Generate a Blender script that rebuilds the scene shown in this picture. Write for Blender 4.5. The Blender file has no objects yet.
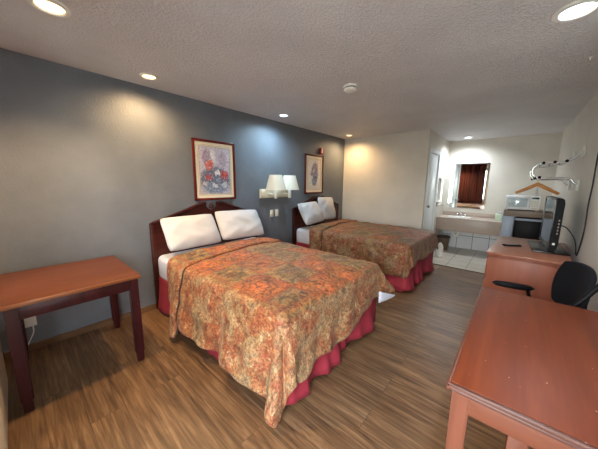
import bpy, bmesh, math, random
import numpy as np
from mathutils import Vector, Matrix

random.seed(7)
SC = bpy.context.scene
COL = SC.collection
PI = math.pi

# ------------------------------------------------------------------ node helpers
def srgb(r, g, b):
    def f(v):
        v /= 255.0
        return v / 12.92 if v <= 0.04045 else ((v + 0.055) / 1.055) ** 2.4
    return (f(r), f(g), f(b), 1.0)

class NT:
    def __init__(self, mat):
        self.t = mat.node_tree
        self.n = self.t.nodes
        self.l = self.t.links
    def new(self, kind, **kw):
        nd = self.n.new(kind)
        for k, v in kw.items():
            setattr(nd, k, v)
        return nd
    def link(self, a, b):
        self.l.new(a, b)
    def val(self, sock, v):
        if isinstance(v, bpy.types.NodeSocket):
            self.link(v, sock)
        else:
            sock.default_value = v
    def coords(self, kind='Object', scale=(1, 1, 1), loc=(0, 0, 0), rot=(0, 0, 0)):
        tc = self.new('ShaderNodeTexCoord')
        mp = self.new('ShaderNodeMapping')
        mp.inputs['Scale'].default_value = scale
        mp.inputs['Location'].default_value = loc
        mp.inputs['Rotation'].default_value = rot
        self.link(tc.outputs[kind], mp.inputs['Vector'])
        return mp.outputs['Vector']
    def noise(self, vec, scale, detail=3, rough=0.55, dist=0.0):
        nd = self.new('ShaderNodeTexNoise')
        self.link(vec, nd.inputs['Vector'])
        nd.inputs['Scale'].default_value = scale
        nd.inputs['Detail'].default_value = detail
        nd.inputs['Roughness'].default_value = rough
        nd.inputs['Distortion'].default_value = dist
        return nd
    def ramp(self, fac, stops, interp='LINEAR'):
        nd = self.new('ShaderNodeValToRGB')
        nd.color_ramp.interpolation = interp
        el = nd.color_ramp.elements
        while len(el) < len(stops):
            el.new(0.5)
        for e, (p, c) in zip(el, stops):
            e.position = p
            e.color = c
        self.val(nd.inputs['Fac'], fac)
        return nd.outputs['Color']
    def mix(self, fac, a, b, mode='MIX'):
        nd = self.new('ShaderNodeMix', data_type='RGBA', blend_type=mode)
        self.val(nd.inputs[0], fac)
        self.val(nd.inputs[6], a)
        self.val(nd.inputs[7], b)
        return nd.outputs[2]
    def math(self, op, a, b=0.0, c=None, clamp=False):
        nd = self.new('ShaderNodeMath', operation=op, use_clamp=clamp)
        self.val(nd.inputs[0], a)
        self.val(nd.inputs[1], b)
        if c is not None:
            self.val(nd.inputs[2], c)
        return nd.outputs[0]
    def smooth(self, v, lo, hi, o0=0.0, o1=1.0):
        nd = self.new('ShaderNodeMapRange', interpolation_type='SMOOTHSTEP')
        self.val(nd.inputs[0], v)
        nd.inputs[1].default_value = lo
        nd.inputs[2].default_value = hi
        nd.inputs[3].default_value = o0
        nd.inputs[4].default_value = o1
        return nd.outputs[0]

def new_mat(name):
    m = bpy.data.materials.new(name)
    m.use_nodes = True
    q = NT(m)
    p = q.n['Principled BSDF']
    return m, q, p

def add_bump(q, p, height, strength=0.2, dist=0.01):
    b = q.new('ShaderNodeBump')
    b.inputs['Strength'].default_value = strength
    b.inputs['Distance'].default_value = dist
    q.link(height, b.inputs['Height'])
    q.link(b.outputs['Normal'], p.inputs['Normal'])

def plain(name, col, rough=0.5, metal=0.0, spec=0.5, vary=0.06, scale=12, bump=0.0, bscale=120, coat=0.0):
    """solid colour with slight procedural mottling and optional fine bump"""
    m, q, p = new_mat(name)
    v = q.coords('Object')
    n = q.noise(v, scale, 3)
    c0 = tuple(max(0, c * (1 - vary)) for c in col[:3]) + (1,)
    c1 = tuple(min(1, c * (1 + vary)) for c in col[:3]) + (1,)
    q.link(q.ramp(n.outputs['Fac'], [(0.3, c0), (0.7, c1)]), p.inputs['Base Color'])
    p.inputs['Roughness'].default_value = rough
    p.inputs['Metallic'].default_value = metal
    p.inputs['Specular IOR Level'].default_value = spec
    p.inputs['Coat Weight'].default_value = coat
    if bump:
        nb = q.noise(v, bscale, 2)
        add_bump(q, p, nb.outputs['Fac'], bump, 0.004)
    return m

def wood(name, dark, mid, light, axis='y', rough=0.35, scratch=None, gs=1.0):
    m, q, p = new_mat(name)
    s = {'x': (1.6, 22, 22), 'y': (22, 1.6, 22), 'z': (22, 22, 1.6)}[axis]
    s = tuple(k * gs for k in s)
    v = q.coords('Object', scale=s)
    n = q.noise(v, 1.0, 6, 0.62, 0.6)
    n2 = q.noise(q.coords('Object', scale=tuple(k * 0.22 for k in s)), 1.0, 3, 0.5, 1.2)
    f = q.math('ADD', q.math('MULTIPLY', n.outputs['Fac'], 0.6), q.math('MULTIPLY', n2.outputs['Fac'], 0.4))
    c = q.ramp(f, [(0.32, dark), (0.5, mid), (0.68, light)])
    if scratch:
        ns = q.noise(q.coords('Object'), 55, 2, 0.7)
        c = q.mix(q.smooth(ns.outputs['Fac'], 0.735, 0.76), c, scratch)
    q.link(c, p.inputs['Base Color'])
    p.inputs['Roughness'].default_value = rough
    p.inputs['Specular IOR Level'].default_value = 0.3
    add_bump(q, p, n.outputs['Fac'], 0.06, 0.003)
    return m

M = {}
# --- room
def make_room_mats():
    m, q, p = new_mat('grey_painted_wall')
    v = q.coords('Object')
    n = q.noise(v, 3.0, 4)
    q.link(q.ramp(n.outputs['Fac'], [(0.3, srgb(99, 104, 112)), (0.7, srgb(110, 115, 122))]), p.inputs['Base Color'])
    p.inputs['Roughness'].default_value = 0.42
    p.inputs['Specular IOR Level'].default_value = 0.4
    nb = q.noise(v, 55, 3, 0.6)
    add_bump(q, p, nb.outputs['Fac'], 0.5, 0.010)
    M['grey_wall'] = m

    m, q, p = new_mat('beige_painted_wall')
    v = q.coords('Object')
    n = q.noise(v, 2.5, 4)
    q.link(q.ramp(n.outputs['Fac'], [(0.3, srgb(203, 196, 185)), (0.7, srgb(213, 206, 195))]), p.inputs['Base Color'])
    p.inputs['Roughness'].default_value = 0.5
    nb = q.noise(v, 60, 3, 0.6)
    add_bump(q, p, nb.outputs['Fac'], 0.2, 0.006)
    M['beige_wall'] = m

    m, q, p = new_mat('textured_ceiling')
    v = q.coords('Object')
    n = q.noise(v, 2.0, 4)
    q.link(q.ramp(n.outputs['Fac'], [(0.3, srgb(208, 204, 205)), (0.7, srgb(219, 216, 216))]), p.inputs['Base Color'])
    p.inputs['Roughness'].default_value = 0.55
    nb = q.noise(v, 50, 4, 0.7)
    nb2 = q.noise(v, 9, 3, 0.6)
    h = q.math('ADD', q.smooth(nb.outputs['Fac'], 0.42, 0.62), q.math('MULTIPLY', nb2.outputs['Fac'], 0.6))
    add_bump(q, p, h, 0.6, 0.012)
    M['ceiling'] = m

    # plank floor, boards run along X
    m, q, p = new_mat('wood_plank_floor')
    v = q.coords('Object')
    br = q.new('ShaderNodeTexBrick')
    br.offset = 0.37
    q.link(v, br.inputs['Vector'])
    br.inputs['Color1'].default_value = (0.0, 0.0, 0.0, 1)
    br.inputs['Color2'].default_value = (1.0, 1.0, 1.0, 1)
    br.inputs['Mortar'].default_value = (0.5, 0.5, 0.5, 1)
    br.inputs['Scale'].default_value = 1.0
    br.inputs['Mortar Size'].default_value = 0.0010
    br.inputs['Mortar Smooth'].default_value = 0.2
    br.inputs['Bias'].default_value = 0.0
    br.inputs['Brick Width'].default_value = 1.22
    br.inputs['Row Height'].default_value = 0.175
    # shift the grain from board to board
    sh = q.new('ShaderNodeVectorMath', operation='MULTIPLY')
    q.link(br.outputs['Color'], sh.inputs[0])
    sh.inputs[1].default_value = (3.1, 1.7, 9.0)
    ad = q.new('ShaderNodeVectorMath', operation='ADD')
    q.link(v, ad.inputs[0]); q.link(sh.outputs[0], ad.inputs[1])
    mp = q.new('ShaderNodeMapping')
    mp.inputs['Scale'].default_value = (2.2, 24, 24)
    q.link(ad.outputs[0], mp.inputs['Vector'])
    g = q.noise(mp.outputs['Vector'], 1.0, 7, 0.62, 0.9)
    mp2 = q.new('ShaderNodeMapping')
    mp2.inputs['Scale'].default_value = (3.0, 80, 80)
    q.link(ad.outputs[0], mp2.inputs['Vector'])
    g2 = q.noise(mp2.outputs['Vector'], 1.0, 4, 0.6, 0.3)
    f = q.math('ADD', q.math('MULTIPLY', g.outputs['Fac'], 0.6), q.math('MULTIPLY', g2.outputs['Fac'], 0.4))
    c = q.ramp(f, [(0.33, srgb(54, 37, 25)), (0.43, srgb(94, 69, 47)), (0.53, srgb(118, 90, 63)), (0.65, srgb(146, 116, 84))])
    bw = q.new('ShaderNodeRGBToBW')
    q.link(br.outputs['Color'], bw.inputs[0])
    tint = q.ramp(bw.outputs[0], [(0.0, (0.80, 0.78, 0.76, 1)), (1.0, (1.08, 1.06, 1.04, 1))])
    c = q.mix(1.0, c, tint, 'MULTIPLY')
    c = q.mix(br.outputs['Fac'], c, srgb(62, 46, 34))
    q.link(c, p.inputs['Base Color'])
    p.inputs['Roughness'].default_value = 0.40
    p.inputs['Specular IOR Level'].default_value = 0.45
    add_bump(q, p, g2.outputs['Fac'], 0.08, 0.003)
    M['floor'] = m

def tile(name, c1, c2, grout, w, h, plane='xy', rough=0.25, loc=(0, 0, 0)):
    m, q, p = new_mat(name)
    rot = (0, 0, 0) if plane == 'xy' else (PI / 2, 0, 0)
    v = q.coords('Object', rot=rot, loc=loc)
    br = q.new('ShaderNodeTexBrick')
    br.offset = 0.0
    q.link(v, br.inputs['Vector'])
    br.inputs['Color1'].default_value = c1
    br.inputs['Color2'].default_value = c2
    br.inputs['Mortar'].default_value = grout
    br.inputs['Scale'].default_value = 1.0
    br.inputs['Mortar Size'].default_value = 0.006
    br.inputs['Mortar Smooth'].default_value = 0.1
    br.inputs['Brick Width'].default_value = w
    br.inputs['Row Height'].default_value = h
    n = q.noise(q.coords('Object'), 14, 4)
    c = q.mix(0.25, br.outputs['Color'], q.ramp(n.outputs['Fac'], [(0.3, (0.55, 0.54, 0.52, 1)), (0.7, (0.9, 0.9, 0.88, 1))]), 'MULTIPLY')
    q.link(c, p.inputs['Base Color'])
    p.inputs['Roughness'].default_value = rough
    add_bump(q, p, q.math('SUBTRACT', 1.0, br.outputs['Fac']), 0.3, 0.003)
    return m

def emit(name, col, strength):
    m, q, p = new_mat(name)
    n = q.noise(q.coords('Object'), 20, 2)
    q.link(q.ramp(n.outputs['Fac'], [(0.2, col), (0.8, tuple(min(1, k * 1.03) for k in col[:3]) + (1,))]), p.inputs['Emission Color'])
    p.inputs['Base Color'].default_value = (0.8, 0.8, 0.8, 1)
    p.inputs['Emission Strength'].default_value = strength
    return m

def make_quilt_mat(key, tone):
    """tone scales the dye colours of the two differently faded quilts"""
    def k(r, g, b):
        c = srgb(r, g, b)
        return (c[0] * tone[0], c[1] * tone[1], c[2] * tone[2], 1)
    m, q, p = new_mat(key)
    tc = q.new('ShaderNodeTexCoord')
    uv = tc.outputs['UV']
    def warp(src, scale, amt):
        w = q.noise(src, scale, 3, 0.6)
        sub = q.new('ShaderNodeVectorMath', operation='SUBTRACT')
        q.link(w.outputs['Color'], sub.inputs[0]); sub.inputs[1].default_value = (0.5, 0.5, 0.5)
        sc = q.new('ShaderNodeVectorMath', operation='SCALE')
        q.link(sub.outputs[0], sc.inputs[0]); sc.inputs['Scale'].default_value = amt
        ad = q.new('ShaderNodeVectorMath', operation='ADD')
        q.link(src, ad.inputs[0]); q.link(sc.outputs[0], ad.inputs[1])
        return ad.outputs[0]
    wv = warp(uv, 6.0, 0.035)
    wf = warp(wv, 24.0, 0.03)
    def vec(op, a, b=None):
        nd = q.new('ShaderNodeVectorMath', operation=op)
        q.link(a, nd.inputs[0])
        if b is not None:
            nd.inputs[1].default_value = b
        return nd.outputs[0]
    cell = vec('MULTIPLY', wv, (1 / 0.36, 1 / 0.34, 1))
    idx = vec('FLOOR', cell)
    fr = vec('SUBTRACT', vec('FRACTION', cell), (0.5, 0.5, 0))
    wn = q.new('ShaderNodeTexWhiteNoise', noise_dimensions='2D')
    q.link(idx, wn.inputs['Vector'])
    rnd = wn.outputs['Value']
    fs = q.new('ShaderNodeSeparateXYZ'); q.link(fr, fs.inputs[0])
    fx, fy = fs.outputs[0], fs.outputs[1]
    r0 = q.math('SQRT', q.math('ADD', q.math('MULTIPLY', fx, fx), q.math('MULTIPLY', fy, fy)))
    th = q.math('ARCTAN2', fy, fx)
    rp = q.math('MULTIPLY', r0, q.math('ADD', 1.0, q.math('MULTIPLY', q.math('SINE', q.math('MULTIPLY', th, 7.0)), 0.13)))
    # mottled grounds
    nb = q.noise(wf, 5.5, 7, 0.70, 0.5)
    gold = q.ramp(nb.outputs['Fac'], [(0.30, k(96, 62, 30)), (0.42, k(158, 106, 52)), (0.50, k(172, 112, 54)), (0.57, k(146, 78, 34)), (0.66, k(160, 116, 62)), (0.74, k(92, 52, 26))])
    sage = q.ramp(nb.outputs['Fac'], [(0.30, k(74, 66, 40)), (0.42, k(128, 112, 70)), (0.50, k(154, 136, 92)), (0.58, k(108, 92, 54)), (0.70, k(136, 92, 48))])
    sel = q.smooth(rnd, 0.62, 0.64)
    field = q.mix(sel, gold, sage)
    # rosettes in the gold blocks, dark flower heads in the sage ones
    rose = q.ramp(rp, [(0.03, k(150, 70, 36)), (0.09, k(206, 128, 66)), (0.19, k(188, 100, 48)), (0.215, k(82, 46, 24)), (0.25, k(176, 120, 64)), (0.33, k(150, 92, 46)), (0.355, k(76, 52, 28)), (0.40, k(150, 104, 54))])
    bloom = q.ramp(rp, [(0.03, k(70, 40, 22)), (0.09, k(118, 60, 36)), (0.115, k(60, 50, 28)), (0.16, k(138, 118, 74)), (0.27, k(112, 100, 62)), (0.30, k(66, 52, 30)), (0.35, k(140, 120, 78))])
    inside = q.math('MULTIPLY', q.smooth(rp, 0.44, 0.38), q.math('ADD', 0.45, q.math('MULTIPLY', nb.outputs['Fac'], 0.6)))
    col = q.mix(inside, field, q.mix(sel, rose, bloom))
    # scattered leaves and buds
    vo2 = q.new('ShaderNodeTexVoronoi', feature='F1')
    q.link(wf, vo2.inputs['Vector'])
    vo2.inputs['Scale'].default_value = 9.0
    leafc = q.new('ShaderNodeSeparateColor')
    q.link(vo2.outputs['Color'], leafc.inputs[0])
    leaf_on = q.math('MULTIPLY', q.smooth(vo2.outputs['Distance'], 0.36, 0.26), q.smooth(leafc.outputs[0], 0.60, 0.64))
    leafcol = q.ramp(leafc.outputs[1], [(0.1, k(60, 52, 32)), (0.35, k(120, 40, 26)), (0.6, k(172, 142, 92)), (0.9, k(84, 34, 24))])
    col = q.mix(q.math('MULTIPLY', leaf_on, 0.65), col, leafcol)
    # fine vines
    vo3 = q.new('ShaderNodeTexVoronoi', feature='DISTANCE_TO_EDGE')
    q.link(wf, vo3.inputs['Vector'])
    vo3.inputs['Scale'].default_value = 11.0
    nv = q.noise(uv, 9.0, 3, 0.6)
    col = q.mix(q.math('MULTIPLY', q.smooth(vo3.outputs['Distance'], 0.11, 0.03), q.smooth(nv.outputs['Fac'], 0.46, 0.60, 0.05, 0.75)), col, k(52, 34, 20))
    nd_ = q.noise(wf, 13.0, 4, 0.7)
    col = q.mix(q.smooth(nd_.outputs['Fac'], 0.56, 0.68, 0.0, 0.7), col, k(58, 40, 22))
    col = q.mix(q.smooth(nd_.outputs['Fac'], 0.44, 0.34, 0.0, 0.45), col, k(206, 160, 98))
    # woven bands between the blocks
    bm_ = q.smooth(q.math('MAXIMUM', q.math('ABSOLUTE', fx), q.math('ABSOLUTE', fy)), 0.435, 0.455)
    nband = q.noise(uv, 3.0, 3, 0.6)
    col = q.mix(q.math('MULTIPLY', bm_, q.smooth(nband.outputs['Fac'], 0.38, 0.60, 0.1, 0.6)), col, k(122, 62, 32))
    # border pattern on the drop; its greyer palette partly paints in cooler daylight
    sp = q.new('ShaderNodeSeparateXYZ')
    q.link(uv, sp.inputs[0])
    du = q.math('SUBTRACT', sp.outputs[0], 2.02)
    dv0 = q.math('SUBTRACT', 0.06, sp.outputs[1])
    dv1 = q.math('SUBTRACT', sp.outputs[1], 1.34)
    d = q.math('MAXIMUM', q.math('MAXIMUM', dv0, dv1), du)
    border = q.smooth(d, 0.0, 0.06)
    nbr = q.noise(wf, 6.0, 7, 0.75, 0.6)
    pan = q.noise(q.coords('UV', scale=(4.4, 1.2, 1)), 1.0, 2, 0.5)
    bcol = q.ramp(q.math('ADD', q.math('MULTIPLY', nbr.outputs['Fac'], 0.55), q.math('MULTIPLY', pan.outputs['Fac'], 0.45)),
                  [(0.36, k(92, 90, 74)), (0.43, k(150, 144, 122)), (0.49, k(150, 128, 100)), (0.535, k(138, 76, 54)), (0.57, k(158, 122, 92)), (0.63, k(150, 144, 120)), (0.70, k(96, 90, 70))])
    bcol = q.mix(q.math('MULTIPLY', leaf_on, 0.5), bcol, leafcol)
    bcol = q.mix(q.smooth(nd_.outputs['Fac'], 0.55, 0.66, 0.0, 0.7), bcol, k(92, 46, 36))
    bcol = q.mix(q.smooth(nd_.outputs['Fac'], 0.45, 0.36, 0.0, 0.6), bcol, k(200, 190, 164))
    bfac = q.math('MULTIPLY', border, 0.85)
    col = q.mix(bfac, col, bcol)
    # dotted cord along the field edge
    edge = q.math('MULTIPLY', q.smooth(d, -0.05, -0.04), q.smooth(d, 0.012, 0.0))
    dots = q.new('ShaderNodeTexVoronoi', feature='F1')
    q.link(uv, dots.inputs['Vector'])
    dots.inputs['Scale'].default_value = 36.0
    dots.inputs['Randomness'].default_value = 0.15
    ecol = q.ramp(dots.outputs['Distance'], [(0.22, k(84, 38, 22)), (0.34, k(168, 98, 54))])
    col = q.mix(q.math('MULTIPLY', edge, 0.4), col, ecol)
    # speckled weave
    ns = q.noise(uv, 48, 4, 0.78)
    spk = q.ramp(ns.outputs['Fac'], [(0.38, (0.22, 0.17, 0.14, 1)), (0.48, (0.90, 0.88, 0.84, 1)), (0.60, (1.6, 1.55, 1.45, 1))])
    col = q.mix(0.7, col, spk, 'MULTIPLY')
    nr = q.noise(uv, 34, 4, 0.7)
    rs = q.math('MULTIPLY', q.smooth(nr.outputs['Fac'], 0.57, 0.64), q.math('ADD', 0.35, q.math('MULTIPLY', border, 0.35)))
    col = q.mix(rs, col, k(122, 38, 28))
    q.link(col, p.inputs['Base Color'])
    p.inputs['Roughness'].default_value = 0.6
    p.inputs['Sheen Weight'].default_value = 0.06
    hb = q.math('ADD', q.math('MULTIPLY', q.noise(uv, 24, 4, 0.65).outputs['Fac'], 0.9), q.math('MULTIPLY', vo3.outputs['Distance'], 1.2))
    add_bump(q, p, hb, 0.75, 0.016)
    M[key] = m

def make_art(name, ground, blobs, ink):
    """loose floral watercolour: a handful of soft blossoms over a stippled ground"""
    m, q, p = new_mat(name)
    tc = q.new('ShaderNodeTexCoord')
    w = q.noise(tc.outputs['UV'], 9, 4, 0.65)
    sub = q.new('ShaderNodeVectorMath', operation='SUBTRACT')
    q.link(w.outputs['Color'], sub.inputs[0]); sub.inputs[1].default_value = (0.5, 0.5, 0.5)
    sc = q.new('ShaderNodeVectorMath', operation='SCALE')
    q.link(sub.outputs[0], sc.inputs[0]); sc.inputs['Scale'].default_value = 0.22
    ad = q.new('ShaderNodeVectorMath', operation='ADD')
    q.link(tc.outputs['UV'], ad.inputs[0]); q.link(sc.outputs[0], ad.inputs[1])
    uv = ad.outputs[0]
    n = q.noise(tc.outputs['UV'], 4, 4, 0.6)
    col = q.ramp(n.outputs['Fac'], [(0.3, ground[0]), (0.6, ground[1])])
    for (x, y, rx, ry, c, amt) in blobs:
        mp = q.new('ShaderNodeMapping')
        q.link(uv, mp.inputs['Vector'])
        mp.inputs['Location'].default_value = (-x / rx, -y / ry, 0)
        mp.inputs['Scale'].default_value = (1 / rx, 1 / ry, 0)
        ln = q.new('ShaderNodeVectorMath', operation='LENGTH')
        q.link(mp.outputs['Vector'], ln.inputs[0])
        col = q.mix(q.math('MULTIPLY', q.smooth(ln.outputs['Value'], 1.0, 0.7), amt), col, c)
    st = q.noise(tc.outputs['UV'], 26, 4, 0.75)
    col = q.mix(q.math('MULTIPLY', q.smooth(st.outputs['Fac'], 0.53, 0.60), 0.8), col, ink[0])
    st2 = q.noise(tc.outputs['UV'], 22, 4, 0.75, 0.5)
    col = q.mix(q.math('MULTIPLY', q.smooth(st2.outputs['Fac'], 0.54, 0.62), 0.7), col, ink[1])
    q.link(col, p.inputs['Base Color'])
    p.inputs['Roughness'].default_value = 0.35
    return m

def curtain_mat():
    m, q, p = new_mat('striped_curtain_fabric')
    tc = q.new('ShaderNodeTexCoord')
    mp = q.new('ShaderNodeMapping')
    mp.inputs['Scale'].default_value = (1, 0.01, 1)
    q.link(tc.outputs['UV'], mp.inputs['Vector'])
    n = q.noise(mp.outputs['Vector'], 20, 3, 0.6)
    c = q.ramp(n.outputs['Fac'], [(0.40, srgb(26, 18, 24)), (0.46, srgb(92, 32, 26)), (0.50, srgb(30, 18, 22)), (0.54, srgb(122, 52, 36)), (0.58, srgb(64, 22, 24)), (0.66, srgb(26, 26, 44))], 'LINEAR')
    q.link(c, p.inputs['Base Color'])
    p.inputs['Roughness'].default_value = 0.85
    return m

def glass_mat():
    m, q, p = new_mat('window_glass')
    q.n.remove(p)
    out = q.n['Material Output']
    tr = q.new('ShaderNodeBsdfTransparent')
    gl = q.new('ShaderNodeBsdfGlossy')
    gl.inputs['Roughness'].default_value = 0.02
    fr = q.new('ShaderNodeFresnel')
    nb = q.noise(q.coords('Object'), 2, 2)
    q.link(q.ramp(nb.outputs['Fac'], [(0, (0.93, 0.96, 0.95, 1)), (1, (0.97, 0.99, 0.98, 1))]), tr.inputs['Color'])
    mx = q.new('ShaderNodeMixShader')
    q.link(fr.outputs[0], mx.inputs[0])
    q.link(tr.outputs[0], mx.inputs[1]); q.link(gl.outputs[0], mx.inputs[2])
    q.link(mx.outputs[0], out.inputs['Surface'])
    return m

make_room_mats()
make_quilt_mat('paisley_quilt_fabric', (0.94, 0.74, 0.56))
make_quilt_mat('shaded_quilt_fabric', (0.62, 0.45, 0.29))  # same fabric, dimmer light on the farther bed put into the colour
M['floor_tile'] = tile('floor_tile', srgb(206, 196, 180), srgb(196, 186, 170), srgb(120, 112, 102), 0.30, 0.30, 'xy', 0.3, (-0.06, -0.11, 0))
M['wall_tile'] = tile('wall_tile', srgb(236, 238, 240), srgb(230, 232, 236), srgb(126, 128, 132), 0.30, 0.30, 'xz', 0.2, (-0.25, 0, 0.01))
M['white_paint'] = plain('white_paint', srgb(226, 228, 228), 0.4, vary=0.02)
M['white_plastic'] = plain('white_plastic', srgb(226, 224, 218), 0.35, vary=0.02)
M['appliance_white'] = plain('appliance_white', srgb(238, 241, 245), 0.3, vary=0.01)
M['ivory'] = plain('ivory_plastic', srgb(222, 214, 196), 0.4, vary=0.03)
M['beige_metal'] = plain('beige_enamel', srgb(214, 204, 182), 0.45, vary=0.03)
M['dark_grille'] = plain('dark_grille', srgb(34, 32, 32), 0.6)
M['base_wood'] = wood('baseboard_wood', srgb(72, 50, 34), srgb(104, 76, 52), srgb(130, 98, 68), 'y', 0.45)
M['desk_top'] = wood('desk_top_wood', srgb(88, 36, 14), srgb(112, 49, 20), srgb(130, 62, 28), 'y', 0.5, srgb(206, 170, 140), 0.6)
M['desk_top_l'] = wood('table_top_wood', srgb(74, 38, 24), srgb(92, 49, 30), srgb(106, 60, 40), 'y', 0.40, srgb(200, 160, 120), 0.6)
M['desk_edge'] = wood('desk_edge_wood', srgb(62, 38, 32), srgb(88, 58, 50), srgb(126, 98, 88), 'x', 0.3, srgb(224, 200, 176))
M['desk_leg'] = wood('desk_leg_wood', srgb(88, 47, 32), srgb(102, 57, 40), srgb(114, 67, 48), 'z', 0.4)
M['desk_apron'] = wood('desk_apron_wood', srgb(88, 47, 32), srgb(102, 57, 40), srgb(114, 67, 48), 'x', 0.4)
M['maroon_wood'] = wood('maroon_leg_wood', srgb(38, 12, 15), srgb(56, 18, 22), srgb(74, 28, 30), 'z', 0.3, srgb(150, 100, 90))
M['maroon_edge'] = wood('table_edge_wood', srgb(100, 56, 34), srgb(136, 82, 48), srgb(172, 122, 80), 'y', 0.3)
M['mahogany'] = wood('mahogany', srgb(40, 16, 14), srgb(58, 24, 20), srgb(76, 34, 28), 'y', 0.25)
M['frame_wood'] = wood('picture_frame_wood', srgb(70, 22, 18), srgb(94, 32, 26), srgb(116, 46, 36), 'z', 0.25)
M['dresser_top'] = wood('dresser_top_wood', srgb(128, 78, 58), srgb(148, 94, 72), srgb(166, 112, 88), 'y', 0.3, None, 0.6)
M['dresser_side'] = wood('dresser_side_wood', srgb(118, 62, 42), srgb(134, 73, 51), srgb(146, 84, 61), 'z', 0.4, None, 0.5)
M['sheet'] = plain('white_cotton', srgb(208, 210, 220), 0.8, vary=0.03, scale=6, bump=0.15, bscale=30)
M['lining'] = plain('white_quilt_lining', srgb(200, 202, 214), 0.8, vary=0.03)
M['pillow'] = plain('white_pillowcase', srgb(190, 188, 190), 0.85, vary=0.03, scale=8, bump=0.35, bscale=14)
M['skirt'] = plain('red_bed_skirt', srgb(142, 34, 50), 0.8, vary=0.12, scale=9, bump=0.2, bscale=90)
M['fold_shadow'] = plain('fold_shadow_brown', srgb(58, 36, 26), 0.7)  # painted shade for the gap at the quilt fold
M['black_plastic'] = plain('black_plastic', srgb(9, 10, 14), 0.5, spec=0.15, vary=0.1)
M['black_mesh'] = plain('black_chair_fabric', srgb(12, 13, 18), 0.8, spec=0.2, vary=0.12, scale=40, bump=0.3, bscale=260)
M['black_gloss'] = plain('black_gloss', srgb(12, 12, 14), 0.25, vary=0.05)
M['fridge_black'] = plain('black_enamel', srgb(8, 8, 10), 0.4, spec=0.15, vary=0.05)
M['chrome'] = plain('chrome', srgb(225, 227, 230), 0.12, 1.0, vary=0.02)
M['steel'] = plain('brushed_steel', srgb(170, 172, 178), 0.3, 1.0, vary=0.05)
M['cable'] = plain('black_cable', srgb(30, 30, 32), 0.5)
M['lamp_shade'] = None
M['alarm_red'] = plain('red_alarm_plastic', srgb(150, 26, 26), 0.4)
M['mat_board'] = plain('cream_mat_board', srgb(232, 220, 194), 0.8, vary=0.03)
M['gold_line'] = plain('gold_fillet', srgb(120, 104, 80), 0.5)
M['laminate'] = plain('grey_pink_laminate', srgb(176, 158, 146), 0.35, vary=0.09, scale=60)
M['laminate_dark'] = plain('brown_laminate', srgb(132, 112, 100), 0.4, vary=0.08, scale=50)
M['porcelain'] = plain('porcelain', srgb(236, 234, 228), 0.12, vary=0.01)
M['blue_grey'] = plain('blue_grey_panel', srgb(158, 170, 190), 0.35, vary=0.03)
M['bin_brown'] = plain('brown_plastic', srgb(112, 92, 74), 0.5, vary=0.05)
M['hanger_wood'] = wood('hanger_wood', srgb(186, 120, 64), srgb(210, 144, 82), srgb(224, 164, 104), 'x', 0.35)
M['curtain'] = curtain_mat()
M['glass'] = glass_mat()
M['outside_ground'] = plain('concrete_paving', srgb(150, 152, 140), 0.9, vary=0.1)
M['hedge_leaf'] = plain('hedge_leaf', srgb(92, 132, 66), 0.7, vary=0.4, scale=14, bump=0.6, bscale=25)
M['tissue'] = plain('pale_green_card', srgb(206, 222, 196), 0.5, vary=0.1, scale=30)

m, q, p = new_mat('mirror_glass')
nb = q.noise(q.coords('Object'), 3, 2)
q.link(q.ramp(nb.outputs['Fac'], [(0, (0.86, 0.89, 0.88, 1)), (1, (0.89, 0.91, 0.90, 1))]), p.inputs['Base Color'])
p.inputs['Metallic'].default_value = 1.0
p.inputs['Roughness'].default_value = 0.015
M['mirror'] = m

m, q, p = new_mat('cream_lamp_shade')
nb = q.noise(q.coords('Object'), 140, 2)
q.link(q.ramp(nb.outputs['Fac'], [(0.3, srgb(246, 240, 226)), (0.7, srgb(250, 246, 234))]), p.inputs['Base Color'])
p.inputs['Roughness'].default_value = 0.8
tl = q.new('ShaderNodeBsdfTranslucent'); tl.inputs['Color'].default_value = srgb(252, 246, 232)
mx = q.new('ShaderNodeMixShader'); mx.inputs[0].default_value = 0.35
q.link(p.outputs[0], mx.inputs[1]); q.link(tl.outputs[0], mx.inputs[2])
q.link(mx.outputs[0], q.n['Material Output'].inputs['Surface'])
M['lamp_shade'] = m

m, q, p = new_mat('tv_screen_glass')
nb = q.noise(q.coords('Object'), 3, 2)
q.link(q.ramp(nb.outputs['Fac'], [(0, (0.006, 0.006, 0.008, 1)), (1, (0.010, 0.010, 0.012, 1))]), p.inputs['Base Color'])
p.inputs['Roughness'].default_value = 0.06
M['screen'] = m

# ------------------------------------------------------------------ mesh helpers
def BM():
    return bmesh.new()

def merge(bm, tmp, mtx=None):
    me = bpy.data.meshes.new('tmp')
    if mtx is not None:
        bmesh.ops.transform(tmp, matrix=mtx, verts=tmp.verts)
    tmp.to_mesh(me); tmp.free()
    bm.from_mesh(me)
    bpy.data.meshes.remove(me)

def box(bm, x0, x1, y0, y1, z0, z1, bev=0.0, seg=2, mtx=None):
    t = bmesh.new()
    bmesh.ops.create_cube(t, size=1.0)
    for v in t.verts:
        v.co = Vector(((x0 + x1) / 2 + v.co.x * (x1 - x0), (y0 + y1) / 2 + v.co.y * (y1 - y0), (z0 + z1) / 2 + v.co.z * (z1 - z0)))
    if bev > 0:
        bev = min(bev, 0.49 * min(abs(x1 - x0), abs(y1 - y0), abs(z1 - z0)))
        bmesh.ops.bevel(t, geom=t.edges[:], offset=bev, segments=seg, affect='EDGES', profile=0.5)
    merge(bm, t, mtx)

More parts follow.
